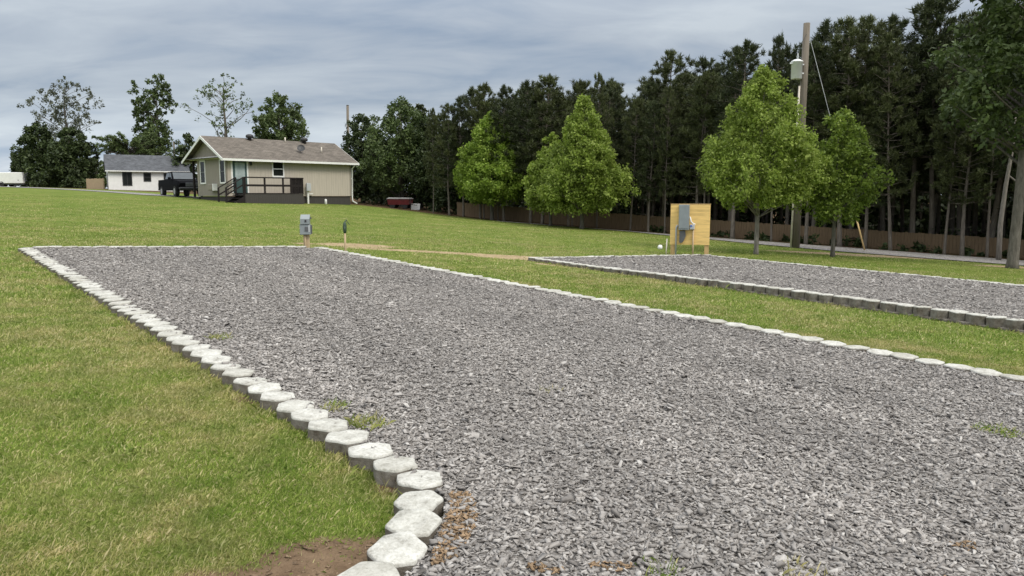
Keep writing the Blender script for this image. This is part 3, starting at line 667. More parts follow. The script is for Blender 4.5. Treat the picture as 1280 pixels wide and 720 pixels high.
# pines ----------------------------------------------------------------
def pine_parts(seed, Ht, base, R, mat, needle=.30):
    """returns trunk mesh and crown mesh"""
    rr = random.Random(seed); rg = np.random.default_rng(seed); b = MB()
    lx, ly = rr.uniform(-.02, .02), rr.uniform(-.02, .02)
    ctr = lambda z: Vector((lx * z + .08 * math.sin(z * .6 + seed), ly * z + .08 * math.cos(z * .5 + seed), z))
    zs = [-.3, .25] + [Ht * k / 8 for k in range(1, 9)]
    b.tube([ctr(z) for z in zs], [.19, .15] + [.145 - .128 * k / 8 for k in range(1, 9)], 8)
    tips, ax = [], []
    z = base
    while z < Ht - .1:
        u = (z - base) / (Ht - base); nb = rr.randint(3, 5); a0 = rr.uniform(0, 6.28)
        prof = min(1, .45 + 1.3 * u) * (1 - u ** 1.7) ** .8 + .10
        for k in range(nb):
            a = a0 + k * 2 * PI / nb + rr.uniform(-.35, .35); r = R * prof * rr.uniform(.55, 1.15)
            rise = r * rr.uniform(.0, .55) * (0.3 + u) ; c = ctr(z); e = c + Vector((math.cos(a) * r, math.sin(a) * r, rise))
            limb(b, c, e, .035 * (1 - .6 * u), .008, rr, .08, 4)
            m = max(2, int(r / .30))
            for j in range(m):
                f = 1 - j * .62 / m; p = c.lerp(e, f) + Vector((rr.uniform(-.22, .22), rr.uniform(-.22, .22), rr.uniform(-.05, .25)))
                tips.append(p); ax.append(Vector((math.cos(a), math.sin(a), .55 + u)).normalized())
        z += rr.uniform(.28, .5) * (1 - .35 * u)
    for k in range(7): tips.append(ctr(Ht) + Vector((0, 0, -.1 * k + .12))); ax.append(Vector((0, 0, 1)))
    for k in range(rr.randint(3, 6)):                              # dead stubs below the crown
        z = rr.uniform(base * .45, base); a = rr.uniform(0, 6.28); l = rr.uniform(.4, 1.2)
        limb(b, ctr(z), ctr(z) + Vector((math.cos(a) * l, math.sin(a) * l, rr.uniform(-.1, .35))), .02, .006, rr, .1, 4)
    bm_ = b; T = np.array([list(t_) for t_ in tips]); A = np.array([list(a_) for a_ in ax]); per = 36
    C = np.repeat(T, per, 0); D = np.repeat(A, per, 0); n = len(C)
    d = D * .8 + rg.normal(0, .62, (n, 3)); d /= np.linalg.norm(d, axis=1)[:, None]
    w = np.cross(d, rg.normal(0, 1, (n, 3))); w /= np.linalg.norm(w, axis=1)[:, None]
    L = needle * rg.uniform(.7, 1.25, n)[:, None]; wd = .024
    C = C + rg.normal(0, .06, (n, 3))
    V = np.stack([C - w * wd, C + w * wd, C + d * L * .6 + w * wd * .8, C + d * L - w * wd * .2], 1).reshape(-1, 3)
    o = bm_.build('trunk', M['pinebark']); tm = o.data; bpy.data.objects.remove(o)
    return tm, npmesh('crown', V, np.arange(4 * n).reshape(-1, 4), mat)
PV = [pine_parts(200 + i, 12.0, (3.0, 3.8, 4.4, 3.2, 4.0, 4.6, 3.5)[i], (2.3, 2.7, 2.2, 2.8, 2.4, 2.1, 2.7)[i], M['needle_olive'] if i in (1, 3, 6) else M['needle']) for i in range(7)]
prnd = random.Random(9)
front = []
def pine(n, q, Ht, label, group, v=None, thin=1.0):
    x, y = NQ(n, q); r = empty('pine_tree', (x, y, h(x, y)), prnd.uniform(0, 6.28), label, 'pine tree', group)
    tm, cm = PV[prnd.randrange(7) if v is None else v]; k = Ht / 12.0
    r.scale = (k * thin, k * thin, k); r.rotation_euler = (prnd.gauss(0, .018), prnd.gauss(0, .018), r.rotation_euler[2])
    link('trunk', tm, r); link('crown', cm, r); return r
def wood_h(q): return 12.6 + (q - 5) * .098           # lower towards the left end
GP = 'pines in the wood behind the young trees'
POLE_Q = .8 * 12.93 - .6 * 33.93
fr_list = []
for ri, n0 in enumerate((40.0, 42.4, 45.0, 47.8, 50.8, 54.0)):
    q = -37.0 + (ri % 2) * 1.3 - ri * .6
    while q < 10 + ri:
        qq = q + prnd.uniform(-.8, .8); n = n0 + prnd.uniform(-.55, .55) * (1 if ri else .6); Ht = wood_h(qq) * prnd.uniform(.84, 1.05)
        if ri == 0: fr_list.append(pine(n, qq, Ht * prnd.uniform(.8, 1.02), '', GP, None, prnd.choice((.48, .6, .72, .85, 1.0)))); fr_list[-1]['q'] = qq
        else: pine(n, qq, Ht * (1 + .012 * ri), 'dark pine deep in the wood, behind the front row of trunks', GP)
        q += prnd.uniform(1.75, 2.6) if ri else prnd.uniform(.9, 1.9)
NTH = ['nearest', 'second', 'third', 'fourth', 'fifth', 'sixth', 'seventh', 'eighth', 'ninth', 'tenth', 'eleventh', 'twelfth', 'thirteenth', 'fourteenth', 'fifteenth', 'sixteenth', 'seventeenth', 'eighteenth', 'nineteenth', 'twentieth']
lf = sorted([o for o in fr_list if o['q'] < POLE_Q + 2], key=lambda o: -o['q']); rt_ = sorted([o for o in fr_list if o['q'] >= POLE_Q + 2], key=lambda o: o['q'])
for lst, side in ((lf, 'left'), (rt_, 'right')):
    for i, o in enumerate(lst):
        o['label'] = '%s front-row pine with bare trunk, counted %s from the utility pole' % (NTH[i] if i < 20 else 'farther', 'leftward' if side == 'left' else 'rightward')
for o in fr_list: del o['q']
# the deep wood beyond: one mass of foliage on many stems
def deep_wood():
    rr = random.Random(31); cen, rad = [], []; b = MB()
    for k in range(240):
        n = rr.uniform(57, 66); q = rr.uniform(-52, 24); x, y = NQ(n, q); z = h(x, y); T = wood_h(q) * rr.uniform(.8, 1.0)
        b.tube([(x, y, z - .2), (x + rr.uniform(-.2, .2), y, z + T * .9)], [.16, .05], 6)
        for j in range(10):
            cen.append((x + rr.uniform(-1.5, 1.5), y + rr.uniform(-1.5, 1.5), z + T * rr.uniform(.02, 1.0))); rad.append(rr.uniform(.8, 1.4))
    for k in range(620):
        n = rr.uniform(56, 66); q = rr.uniform(-54, 26); x, y = NQ(n, q); cen.append((x, y, h(x, y) + rr.uniform(.2, 4.5))); rad.append(rr.uniform(.8, 1.4))
    V, F = leaves(cen, rad, 30, .5, 32)
    nb = len(V); o = b.build('tmp', M['pinebark']); me = o.data
    tv = np.zeros(len(me.vertices) * 3); me.vertices.foreach_get('co', tv)
    fs = [list(p.vertices) for p in me.polygons if len(p.vertices) == 4]; bpy.data.objects.remove(o)
    V2 = np.concatenate([V, tv.reshape(-1, 3)]); F2 = np.concatenate([F, np.array(fs) + nb])
    mi = np.concatenate([np.zeros(len(F)), np.ones(len(fs))])
    tag(link('far_wood', npmesh('far_wood', V2, F2, [M['leaf_dark'], M['pinebark']], mi=mi)), kind='stuff')
    cen, rad = [], []
    for k in range(420):
        n = rr.uniform(42.2, 58); q = rr.uniform(-50, 14); x, y = NQ(n, q); cen.append((x, y, h(x, y) + rr.uniform(.1, .8))); rad.append(rr.uniform(.4, .9))
    for k in range(70):
        n = rr.uniform(39.9, 41.1); q = rr.uniform(-20, 12); x, y = NQ(n, q); cen.append((x, y, h(x, y) + rr.uniform(.0, .2))); rad.append(rr.uniform(.15, .4))
    V, F = leaves(cen, rad, 40, .22, 33); tag(link('undergrowth', npmesh('undergrowth', V, F, M['leaf_dark'])), kind='stuff')
deep_wood()

# broadleaf at the right edge and the trees beyond the houses
def big_tree(loc, Ht, label, seed, tr, mats, base, R, ncl, per, leaf, **kw): return broad_tree(loc, Ht, base, R, kw.pop('prof', egg_prof), mats, ncl, per, leaf, seed, label, kw.pop('name', 'leafy_tree'), 'tree', kw.pop('group', None), tr, **kw)
big_tree((18.15, 26.9), 12.5, 'tall dark-leaved tree with thick bark trunk at the right edge of the lawn', 301, .185, (M['leaf_far'], M['bark']), 4.3, 2.75, 330, 60, .20, crad=(.35, .65), lean=(.012, 0), nlimb=36, lobes=.3, prof=round_prof)
b = MB(); p = (20.6, 31.4); rt = empty('bare_tree', (*p, h(*p)), 0, 'thin pale bare trunk standing just behind the dark-leaved tree at right', 'tree')
b.tube([(0, 0, -.2), (-.05, 0, 1.5), (.05, 0, 3.2), (.28, .1, 4.8), (.30, .1, 6.2)], [.11, .095, .08, .06, .03], 8); b.tube([(.08, 0, 3.6), (.5, 0, 3.3), (.8, 0, 3.0)], [.04, .03, .012], 6); b.tube([(.28, .1, 4.7), (-.1, .1, 5.6)], [.03, .012], 6)
b.build('trunk', M['palebark'], rt)

def PX(px, D): return ((px - 640) / 930 * D, D)
GB = 'trees on the skyline behind the houses'
big_tree(PX(58, 102), 8.6, 'dense dark round tree at far left, right of the white trailer', 311, .3, (M['leaf_dark'], M['bark']), .3, 2.7, 255, 52, 0.36, crad=(0.42, 0.85), group=GB, prof=egg_prof)
big_tree(PX(96, 100), 8.0, 'dense dark tree left of the white cottage, under the tall airy tree', 312, .3, (M['leaf_dark'], M['bark']), .3, 2.9, 255, 52, 0.36, crad=(0.42, 0.85), group=GB)
big_tree(PX(93, 106), 15.0, 'tall airy grey-green tree rising above the dark trees at left', 313, .3, (M['leaf_gray'], M['bark']), 6.5, 3.6, 204, 19, 0.29, crad=(0.35, 0.68), nlimb=36, limbend=.28, limbk=.2, group=GB, lobes=.3, prof=round_prof)
big_tree(PX(34, 112), 4.8, 'low dark bushy tree just behind the right end of the white trailer', 314, .2, (M['leaf_dark'], M['bark']), .2, 2.0, 85, 45, 0.38, crad=(0.35, 0.77), group=GB)
big_tree(PX(206, 103), 15.4, 'slim tall columnar tree rising behind the white cottage roof', 315, .26, (M['leaf_far'], M['bark']), 4.0, 2.0, 187, 41, 0.31, crad=(0.32, 0.68), group=GB, prof=col_prof, lobes=.3, nlimb=40)
big_tree(PX(188, 104), 12.5, 'narrow tree of middle height leaning on the left side of the slim tall tree', 316, .2, (M['leaf_far'], M['bark']), 5.0, 1.5, 102, 37, 0.31, crad=(0.28, 0.68), group=GB, prof=col_prof, lobes=.3, nlimb=30)
def spray_tree(loc, Ht, label, seed, R):
    rr = random.Random(seed); root = empty('leafy_tree', (*loc, h(*loc) - .05), 0, label, 'tree', GB); b = MB(); cen, rad = [], []
    b.tube([(0, 0, -.2), (.1, 0, Ht * .3), (0, 0, Ht * .62)], [.28, .22, .12], 8)
    for k in range(46):
        a = rr.uniform(0, 6.28); z0 = Ht * rr.uniform(.32, .62); r = R * rr.uniform(.6, 1.05); e = Vector((math.cos(a) * r, math.sin(a) * r, z0 + rr.uniform(-.5, 3.3) * (1.2 - r / R * .4)))
        limb(b, (0, 0, z0), e, .07, .015, rr, .16)
        for j in range(9):
            f = .3 + .7 * j / 8; c = Vector((0, 0, z0)).lerp(e, f) + Vector((0, 0, .5 * math.sin(f * PI)))
            cen.append(tuple(c)); rad.append(.42 - .16 * f)
    V, F = leaves(cen, rad, 24, .34, seed, aspect=.35); link('crown', npmesh('crown', V, F, M['leaf_far']), root); b.build('trunk', M['bark'], root)
spray_tree(PX(170, 99), 8.9, 'spreading green tree with long arching sprays above the white cottage', 317, 4.2)
big_tree(PX(288, 84), 13.2, 'sparse half-bare tree with thin crown behind the beige house', 318, .3, (M['leaf_far'], M['bark']), 6.5, 2.9, 102, 16, 0.22, crad=(0.24, 0.59), nlimb=26, limbend=.30, limbk=.25, group=GB, lobes=.35, prof=round_prof)
big_tree(PX(354, 80), 10.6, 'rounded full green tree behind the ridge of the beige house', 319, .3, (M['leaf_far'], M['bark']), 3.0, 2.7, 323, 45, 0.27, crad=(0.35, 0.72), group=GB, prof=round_prof)
big_tree(PX(238, 92), 7.0, 'small dark tree between the white cottage and the beige house', 320, .2, (M['leaf_dark'], M['bark']), .3, 1.5, 119, 45, 0.31, crad=(0.35, 0.68), group=GB)
big_tree(PX(124, 118), 4.6, 'low far-off green tree left of the white cottage, above a short fence', 321, .2, (M['leaf_far'], M['bark']), .2, 2.2, 85, 45, 0.38, crad=(0.35, 0.77), group=GB)
big_tree(PX(66, 99), 2.2, 'low dark shrub at the foot of the dense dark tree near the white trailer', 331, .1, (M['leaf_dark'], M['bark']), .02, 2.0, 60, 60, .3, crad=(.4, .7), name='shrub', prof=lambda u: 1 - .6 * u)
big_tree(PX(104, 98), 2.0, 'low dark shrub at the foot of the dark tree left of the short fence', 332, .1, (M['leaf_dark'], M['bark']), .02, 1.9, 60, 60, .3, crad=(.4, .7), name='shrub', prof=lambda u: 1 - .6 * u)
GR = 'broadleaf trees at the left end of the wood'
big_tree(PX(455, 66), 7.6, 'dark bushy tree right behind the right end of the beige house', 322, .2, (M['leaf_dark'], M['bark']), .5, 2.0, 289, 45, 0.24, crad=(0.32, 0.68), group=GR)
big_tree(PX(503, 62), 8.6, 'broad mid-green tree between the beige house and the pine wood', 323, .24, (M['leaf_far'], M['bark']), 1.0, 2.9, 510, 45, 0.22, crad=(0.32, 0.68), group=GR)
big_tree(PX(548, 61), 7.6, 'dark green tree at the left end of the wood, behind the white container', 324, .2, (M['leaf_dark'], M['bark']), .6, 2.3, 374, 45, 0.22, crad=(0.32, 0.68), group=GR)
big_tree(PX(478, 70), 6.2, 'low dark tree behind the red cart', 325, .2, (M['leaf_dark'], M['bark']), .2, 2.4, 255, 45, 0.26, crad=(0.35, 0.68), group=GR)
big_tree(PX(575, 57), 6.0, 'low dark tree at the left end of the brown fence', 326, .2, (M['leaf_dark'], M['bark']), .3, 2.0, 255, 45, 0.22, crad=(0.32, 0.68), group=GR)
big_tree(PX(527, 66), 8.9, 'pointed dark tree rising behind the mid-green tree at the left of the wood', 327, .2, (M['needle'], M['bark']), .6, 1.9, 255, 45, 0.26, crad=(0.32, 0.68), group=GR, prof=cone_prof)

# ------------------------------------------------------------------ fence along the wood
fx, fy = NQ(41.3, 0); fr_ = empty('wood_fence', (fx, fy, h(fx, fy)), 0, 'long low brown board fence running between the pine trunks', 'fence')
def fence_run():
    q = -36.0; W = 2.4; rr = random.Random(4)
    while q < 14:
        a = Vector((*NQ(41.3, q), 0)); c = Vector((*NQ(41.3, q + W), 0)); a.z = h(a.x, a.y); c.z = h(c.x, c.y)
        o = Vector((fx, fy, h(fx, fy))); b = MB(); n = 16; d = (c - a) / n; nrm = Vector((.6, .8, 0))
        for k in range(n):
            p = a + d * k - o; g = d * .94; ht = .86 - .006 * q * .5 + rr.uniform(-.02, .02); t_ = nrm * (.02 + rr.uniform(0, .004))
            ring = lambda z: [p + Vector((0, 0, z)), p + g + Vector((0, 0, z)), p + g + t_ + Vector((0, 0, z)), p + t_ + Vector((0, 0, z))]
            b.loft([ring(-.05), ring(ht)])
        for z in (.2, .62): b.beam(a - o + nrm * .055 + Vector((0, 0, z)), c - o + nrm * .055 + Vector((0, 0, z)), .04, .09)
        b.build('panel', M['fence'], fr_)
        b = MB(); p = a - o + nrm * .15; b.span(p.x - .05, p.x + .05, p.y - .05, p.y + .05, p.z - .1, p.z + .84); b.build('post', M['fence'], fr_)
        q += W
fence_run()

# ------------------------------------------------------------------ beige house
HA = math.atan2(.725, .690)
HO = Vector((-18.9, 49.8, 1.2)); house = empty('beige_house', HO, HA, 'small beige house with brown gable roof and dark wooden deck on the rise', 'house')
HL, HW, SB, EV, RD = 9.75, 4.4, .40, 2.95, 4.47           # length, width, siding base, eave, ridge
RM = 2.70; y0r, y1r = -.42, 5.85
b = MB(); b.span(0, HL, 0.0, .12, SB, EV); b.build('front_wall', M['cream'], house)
b = MB(); b.span(.0, HL, HW - .12, HW, SB, EV); b.span(HL - .12, HL, .122, HW - .122, SB, EV); b.build('wall', M['cream'], house)
b = MB(); b.span(0, .12, .122, HW - .122, SB, EV + .02); b.build('gable_wall', M['shaded'], house)  # darker tone paints in the shade of the end turned from the sun
sl = (RD - EV + .0) / (RM - 0)
for xx in (0.02, HL - .14):
    b = MB(); b.prism([(0.0, EV + .022), (RM, RD - .16), (5.4, EV + .022)], 0, xx, xx + .12); b.build('gable', M['shaded'], house)
b = MB(); b.span(-.03, .118, -.03, 5.55, EV - .06, EV + .10); b.build('gable_trim', M['white'], house)
b = MB(); b.span(.1, HL - .05, .08, HW - .1, -.5, SB - .02); b.build('skirting', M['skirt'], house)
def slab(ya, yb, nm):
    za = RD - abs(RM - ya) * (RD - EV + .08) / (RM - y0r); zb = RD - abs(RM - yb) * (RD - EV + .08) / (RM - y0r)
    t_ = .09; bb = MB(); bb.prism([(ya, za), (yb, zb), (yb, zb - t_), (ya, za - t_)], 0, -.42, HL + .42); o = bb.build(nm, M['roof'], house)
    f = MB()
    lo = ya if za < zb else yb; zl = min(za, zb); s_ = -1 if lo < RM else 1
    f.span(-.44, HL + .44, min(lo, lo + s_ * .09), max(lo, lo + s_ * .09), zl - .16, zl - .015); f.build('gutter', M['white'], house)
    for xx in (-.46, HL + .42):
        f = MB(); f.prism([(ya, za - .012), (yb, zb - .012), (yb, zb - .20), (ya, za - .20)], 0, xx, xx + .038); f.build('rake_board', M['white'], house)
    return o
roofA = slab(y0r, RM, 'roof'); roofB = slab(RM, y1r, 'roof')
b = MB(); b.span(-.4, .0, 0, 5.5, EV - .02, EV + .012); b.build('soffit', M['soffit'], house)
def roof_z(y): return RD - abs(RM - y) * (RD - EV + .08) / (RM - y0r)
for xx in (3.0, 7.35):
    b = MB(); b.lathe([(.13, -.25), (.13, .10), (.24, .12), (.27, .22), (.24, .33), (.10, .38)], (xx, RM - .25, RD - .1), 12); b.build('roof_vent', M['darkmetal'], house)
for xx, yy, hh in ((5.75, 2.4, .35), (7.9, 1.0, .42)):
    b = MB(); b.tube([(xx, yy, roof_z(yy) - .05), (xx, yy, roof_z(yy) + hh)], .05, 8); b.build('vent_pipe', M['pvc'], house)
b = MB(); c0 = Vector((6.05, .75, roof_z(.75) + .38))
ax_ = Vector((-.45, -.75, .5)).normalized(); u_ = ax_.orthogonal().normalized(); v_ = ax_.cross(u_); rings = []
for r, dpt in ((.02, -.07), (.16, -.05), (.28, .0), (.28, .015), (.16, -.035), (.02, -.055)):
    rings.append([c0 + ax_ * dpt + (u_ * math.cos(2 * PI * k / 16) + v_ * math.sin(2 * PI * k / 16)) * r for k in range(16)])
b.loft(rings); b.tube([c0 - ax_ * .06, (6.1, 1.0, roof_z(1.0))], .025, 6); b.build('satellite_dish', M['darkmetal'], house)
def hwin(face, c, w, z0, z1, double=True):
    """window in trim; face 'x' = gable end, 'y' = long side"""
    t_ = .09
    def sp(bb, a0, a1, o0, o1, za, zb):
        if face == 'y': bb.span(a0, a1, -o1, -o0, za, zb)
        else: bb.span(-o1, -o0, a0, a1, za, zb)
    f = MB(); sp(f, c - w / 2, c - w / 2 + t_, -.01, .04, z0, z1); sp(f, c + w / 2 - t_, c + w / 2, -.01, .04, z0, z1)
    sp(f, c - w / 2 + t_, c + w / 2 - t_, -.01, .045, z1 - t_, z1); sp(f, c - w / 2 + t_, c + w / 2 - t_, -.01, .055, z0, z0 + t_ * 1.1)
    fo = f.build('window', M['white'], house)
    g = MB(); sp(g, c - w / 2 + t_, c + w / 2 - t_, .0, .012, z0 + t_, z1 - t_); g.build('pane', M['glass'], fo)
    if double:
        g = MB(); zm = (z0 + z1) / 2; sp(g, c - w / 2 + t_, c + w / 2 - t_, .013, .03, zm - .03, zm + .03); g.build('sash_rail', M['white'] if face == 'y' else M['graydk'], fo)
hwin('x', 3.50, .82, 1.22, 2.84); hwin('x', .52, .82, 1.22, 2.84); hwin('y', 3.74, .92, 1.70, 2.84)
d0, d1 = .42, 1.42
b = MB(); b.span(d0 - .1, d0, -.045, .01, .60, 2.86); b.span(d1, d1 + .1, -.045, .01, .60, 2.86); b.span(d0, d1, -.045, .01, 2.76, 2.86); fo = b.build('door_frame', M['white'], house)
b = MB(); b.span(d0 + .002, d1 - .002, -.03, .0, .61, 2.758); dr = b.build('door', M['teal'], house)
b = MB(); b.span(d0 + .17, d1 - .14, -.04, -.031, 1.55, 2.62); b.build('door_glass', M['frost'], dr)
b = MB(); b.span(d0 + .05, d0 + .1, -.09, -.032, 1.42, 1.52, .01); b.build('handle', M['chrome'], dr)
b = MB(); b.span(1.62, 1.78, -.14, -.0, 2.46, 2.72, .03); b.build('wall_lantern', M['darkmetal'], house)
b = MB(); b.span(-.34, -.0, 1.45, 2.15, .78, 1.2, .03); b.span(-.36, -.342, 1.5, 2.1, .82, 1.16); b.build('air_conditioner', M['shaded'], house)
b = MB(); b.span(-.345, -.03, 1.33, 1.44, .76, 1.22); b.build('air_conditioner_bracket', M['white'], house)
b = MB(); b.span(-.03, .0, .0, .09, SB, EV - .08); b.span(.0, .09, -.03, -.0, SB, EV - .1); b.span(HL - .1, HL, -.03, .0, SB, EV - .1); b.build('corner_board', M['shaded'], house)
b = MB(); b.tube([(HL + .12, -.45, EV - .2), (HL + .06, -.1, EV - .5), (HL + .04, -.05, .2), (HL + .06, -.08, .0), (HL + .3, -.3, -.18)], .05, 8); b.build('downspout', M['white'], house)
for xx in (.1, 4.9, HL - .3):
    b = MB(); b.span(xx, xx + .13, 5.3, 5.43, -.4, EV - .02); b.build('porch_post', M['darkwood'], house)
b = MB(); b.span(0, HL - .1, HW + .02, 5.45, .12, .34); b.span(0.02, .1, HW + .02, 5.4, -.5, .118); b.build('porch_floor', M['skirt'], house)
# deck with railing and steps
DX0, DX1, DY = .55, 4.9, -1.35
b = MB(); 
for k in range(9): b.span(DX0, DX1, DY + k * .15, DY + k * .15 + .142, .55, .60)
b.build('deck_floor', M['darkwood'], house)
b = MB(); b.span(DX0 + .02, DX1 - .02, DY + .02, DY + .06, -.55, .545); b.span(DX1 - .06, DX1 - .02, DY + .062, -.0, -.55, .545); b.span(DX0 + .02, DX0 + .06, DY + .062, -.0, -.55, .545); b.build('deck_skirting', M['skirt'], house)
b = MB()
for xx in (DX0 + .05, 2.0, 3.35, 3.95, DX1 - .06): b.span(xx - .045, xx + .045, DY + .0, DY + .09, .602, 1.58)
b.span(DX1 - .105, DX1 - .015, -.1, -.01, .602, 1.58)
b.span(DX0, DX1, DY - .02, DY + .11, 1.582, 1.66); b.span(DX0 + .1, DX1 - .1, DY + .03, DY + .07, 1.03, 1.17)
b.span(DX1 - .11, DX1 + .02, DY + .112, 0, 1.583, 1.661)
k = 4.02
while k < DX1 - .12: b.span(k, k + .07, DY + .032, DY + .068, .603, 1.058); b.span(k, k + .07, DY + .032, DY + .068, 1.152, 1.58); k += .115
k = DY + .2
while k < -.1: b.span(DX1 - .08, DX1 - .04, k, k + .05, .603, 1.58); k += .12
b.build('railing', M['darkwood'], house)
st = MB()
for k in range(4): st.span(DX0 - .3 * (k + 1), DX0 - .3 * k - .005, DY + .05, -.2, .42 - .19 * k, .46 - .19 * k); st.span(DX0 - .3 * k - .03, DX0 - .3 * k - .006, DY + .06, -.21, .25 - .19 * k, .419 - .19 * k)
for yy in (DY + .02, -.2): st.prism([(DX0, .4), (DX0, .02), (DX0 - 1.3, -.5), (DX0 - 1.3, -.3)], 1, yy - .03, yy + .02)
st.build('stairs', M['darkwood'], house)
for yy in (DY + .04, -.22):
    b = MB(); b.span(DX0 - .06 - .045, DX0 - .06 + .045, yy - .045, yy + .045, .0, 1.64); b.span(DX0 - 1.3, DX0 - 1.21, yy - .045, yy + .045, -.5, .95)
    b.beam((DX0 - .1, yy, 1.60), (DX0 - 1.26, yy, .92), .11, .05); b.beam((DX0 - .1, yy, 1.12), (DX0 - 1.26, yy, .46), .035, .09)
    b.build('stair_railing', M['darkwood'], house)

# meter post in front of the house
p = (-14.7, 54.0); mp = empty('meter_post', (*p, h(*p)), HA, 'white post with meter box beside the deck of the beige house', 'utility post')
b = MB(); b.span(-.06, .06, -.05, .05, -.2, 1.35); b.build('post', M['white'], mp)
b = MB(); b.span(-.17, .17, -.2, -.052, .9, 1.45, .02); b.lathe([(.09, 0), (.09, .02)], (0, 0, 1.46), 10); b.build('meter_box', M['graylt'], mp)
b = MB(); b.span(.065, .4, -.03, .03, .68, .74); b.build('bracket', M['white'], mp)
p = (-13.55, 54.5); o = MB(); o.lathe([(.09, -.1), (.09, .32), (.07, .36), (.02, .38)], (0, 0, 0), 10); o = o.build('cleanout_pipe', M['white']); o.location = (*p, h(*p))
tag(o, 'short white capped pipe in the grass before the house skirting', 'pipe')

# utility pole behind the house
p = PX(437, 78); pl = empty('utility_pole', (*p, h(*p)), 0, 'distant wooden pole behind the right end of the beige house roof', 'utility pole')
b = MB(); b.tube([(0, 0, -.3), (.17, 0, 9.6)], [.17, .13], 8); b.build('pole', M['pole'], pl); b = MB(); b.lathe([(.13, 0), (.13, .08)], (.17, 0, 9.6), 8); b.build('cap', M['darkmetal'], pl)

# ------------------------------------------------------------------ white cottage
cl, cr_ = Vector((-46.2, 86.0)), Vector((-38.9, 90.2)); dd = (cr_ - cl); CL = dd.length
ct = empty('white_cottage', (cl.x, cl.y, h(cl.x, cl.y) - .1), math.atan2(dd.y, dd.x), 'white cottage with dark grey shingle roof and black-framed windows at left', 'house')
CH = 2.35; CW = 5.0
b = MB(); b.span(0, CL, 0, .12, -.3, CH); b.span(0, CL, CW - .12, CW, -.3, CH); b.span(0, .12, .122, CW - .122, -.3, CH); b.span(CL - .12, CL, .122, CW - .122, -.3, CH)
for xx in (0.01, CL - .13): b.prism([(0, CH + .002), (CW / 2, CH + 1.75), (CW, CH + .002)], 0, xx, xx + .12)
b.build('wall', M['white'], ct)
for a_, c_ in (((-.35, CH - .1), (CW / 2, CH + 1.86)), ((CW / 2, CH + 1.86), (CW + .35, CH - .1))):
    b = MB(); b.prism([a_, c_, (c_[0], c_[1] - .09), (a_[0], a_[1] - .09)], 0, -.25, CL + .25); b.build('roof', M['darkroof'], ct)
b = MB(); b.span(-.26, CL + .26, -.42, -.352, CH - .2, CH - .08); b.build('fascia', M['white'], ct)
for (wx, ww, z0, z1) in ((1.95, 1.0, .55, 2.1), (4.05, .8, 1.05, 2.05), (6.2, .8, 1.05, 2.05)):
    f = MB(); t_ = .09; f.span(wx - ww / 2, wx - ww / 2 + t_, -.05, .01, z0, z1); f.span(wx + ww / 2 - t_, wx + ww / 2, -.05, .01, z0, z1); f.span(wx - ww / 2 + t_, wx + ww / 2 - t_, -.05, .01, z1 - t_, z1); f.span(wx - ww / 2 + t_, wx + ww / 2 - t_, -.05, .01, z0, z0 + t_)
    f.span(wx - .03, wx + .03, -.045, -.012, z0 + t_, z1 - t_) if ww > .9 else f.span(wx - ww / 2 + t_, wx + ww / 2 - t_, -.045, -.012, (z0 + z1) / 2 - .03, (z0 + z1) / 2 + .03)
    fo = f.build('window', M['darkmetal'], ct); g = MB(); g.span(wx - ww / 2 + t_, wx + ww / 2 - t_, -.01, -.002, z0 + t_, z1 - t_); g.build('pane', M['glass'], fo)
f = MB(); f.span(-.04, -.002, 1.0, 1.9, .0, 2.05); f.build('side_door', M['graydk'], ct)
p = PX(224, 97); o = MB(); o.tube([(0, 0, -.2), (0, 0, 6.3)], [.13, .11], 8); o = o.build('utility_pole', M['bark']); o.location = (*p, h(*p)); tag(o, 'short greenish pole sticking up behind the white cottage roof', 'utility pole')
# short board fence left of it
p0, p1 = Vector(PX(113, 90)), Vector(PX(134, 88)); sf = empty('wood_fence', (p0.x, p0.y, h(p0.x, p0.y)), math.atan2(p1.y - p0.y, p1.x - p0.x), 'short tan board fence beside the left end of the white cottage', 'fence')
LF = (p1 - p0).length; b = MB()
for k in range(14): b.span(k * LF / 14, (k + .93) * LF / 14, 0, .02, -.2, 1.15 + .02 * (k % 3))
b.build('panel', M['tan'], sf)
for xx in (.05, LF / 2, LF - .05):
    b = MB(); b.span(xx - .05, xx + .05, .03, .12, -.2, 1.2); b.build('post', M['tan'], sf)

# ------------------------------------------------------------------ white trailer at far left
p = PX(20, 100); tl = empty('box_trailer', (*p, h(*p)), .05, 'long white box trailer at the far left edge of the lawn', 'trailer')
b = MB(); b.span(-3.6, 2.15, -1.1, 1.1, .42, 1.86, .06); b.build('box', M['white'], tl)
b = MB(); b.span(-3.5, 2.1, -.95, .95, .28, .415); b.span(2.1, 3.0, -.06, .06, .28, .38); b.build('chassis', M['graydk'], tl)
for xx in (-1.4, -.6):
    for yy in (-1.0, 1.0):
        b = MB(); b.prism([(xx + .34 * math.cos(a), .34 + .34 * math.sin(a)) for a in np.linspace(0, 2 * PI, 17)[:-1]], 1, yy - .1, yy + .1); b.build('wheel', M['tyre'], tl)
b = MB(); b.span(2.152, 2.17, -.7, .7, .6, 1.7); b.build('rear_door', M['graylt'], tl)

# ------------------------------------------------------------------ black pickup
p = (-25.2, 57.2); tk = empty('pickup_truck', (*p, h(*p) + .02), math.atan2(-.78, .63), 'black pickup truck parked between the white cottage and the beige house', 'pickup truck')
tk.scale = (1, 1, .94)
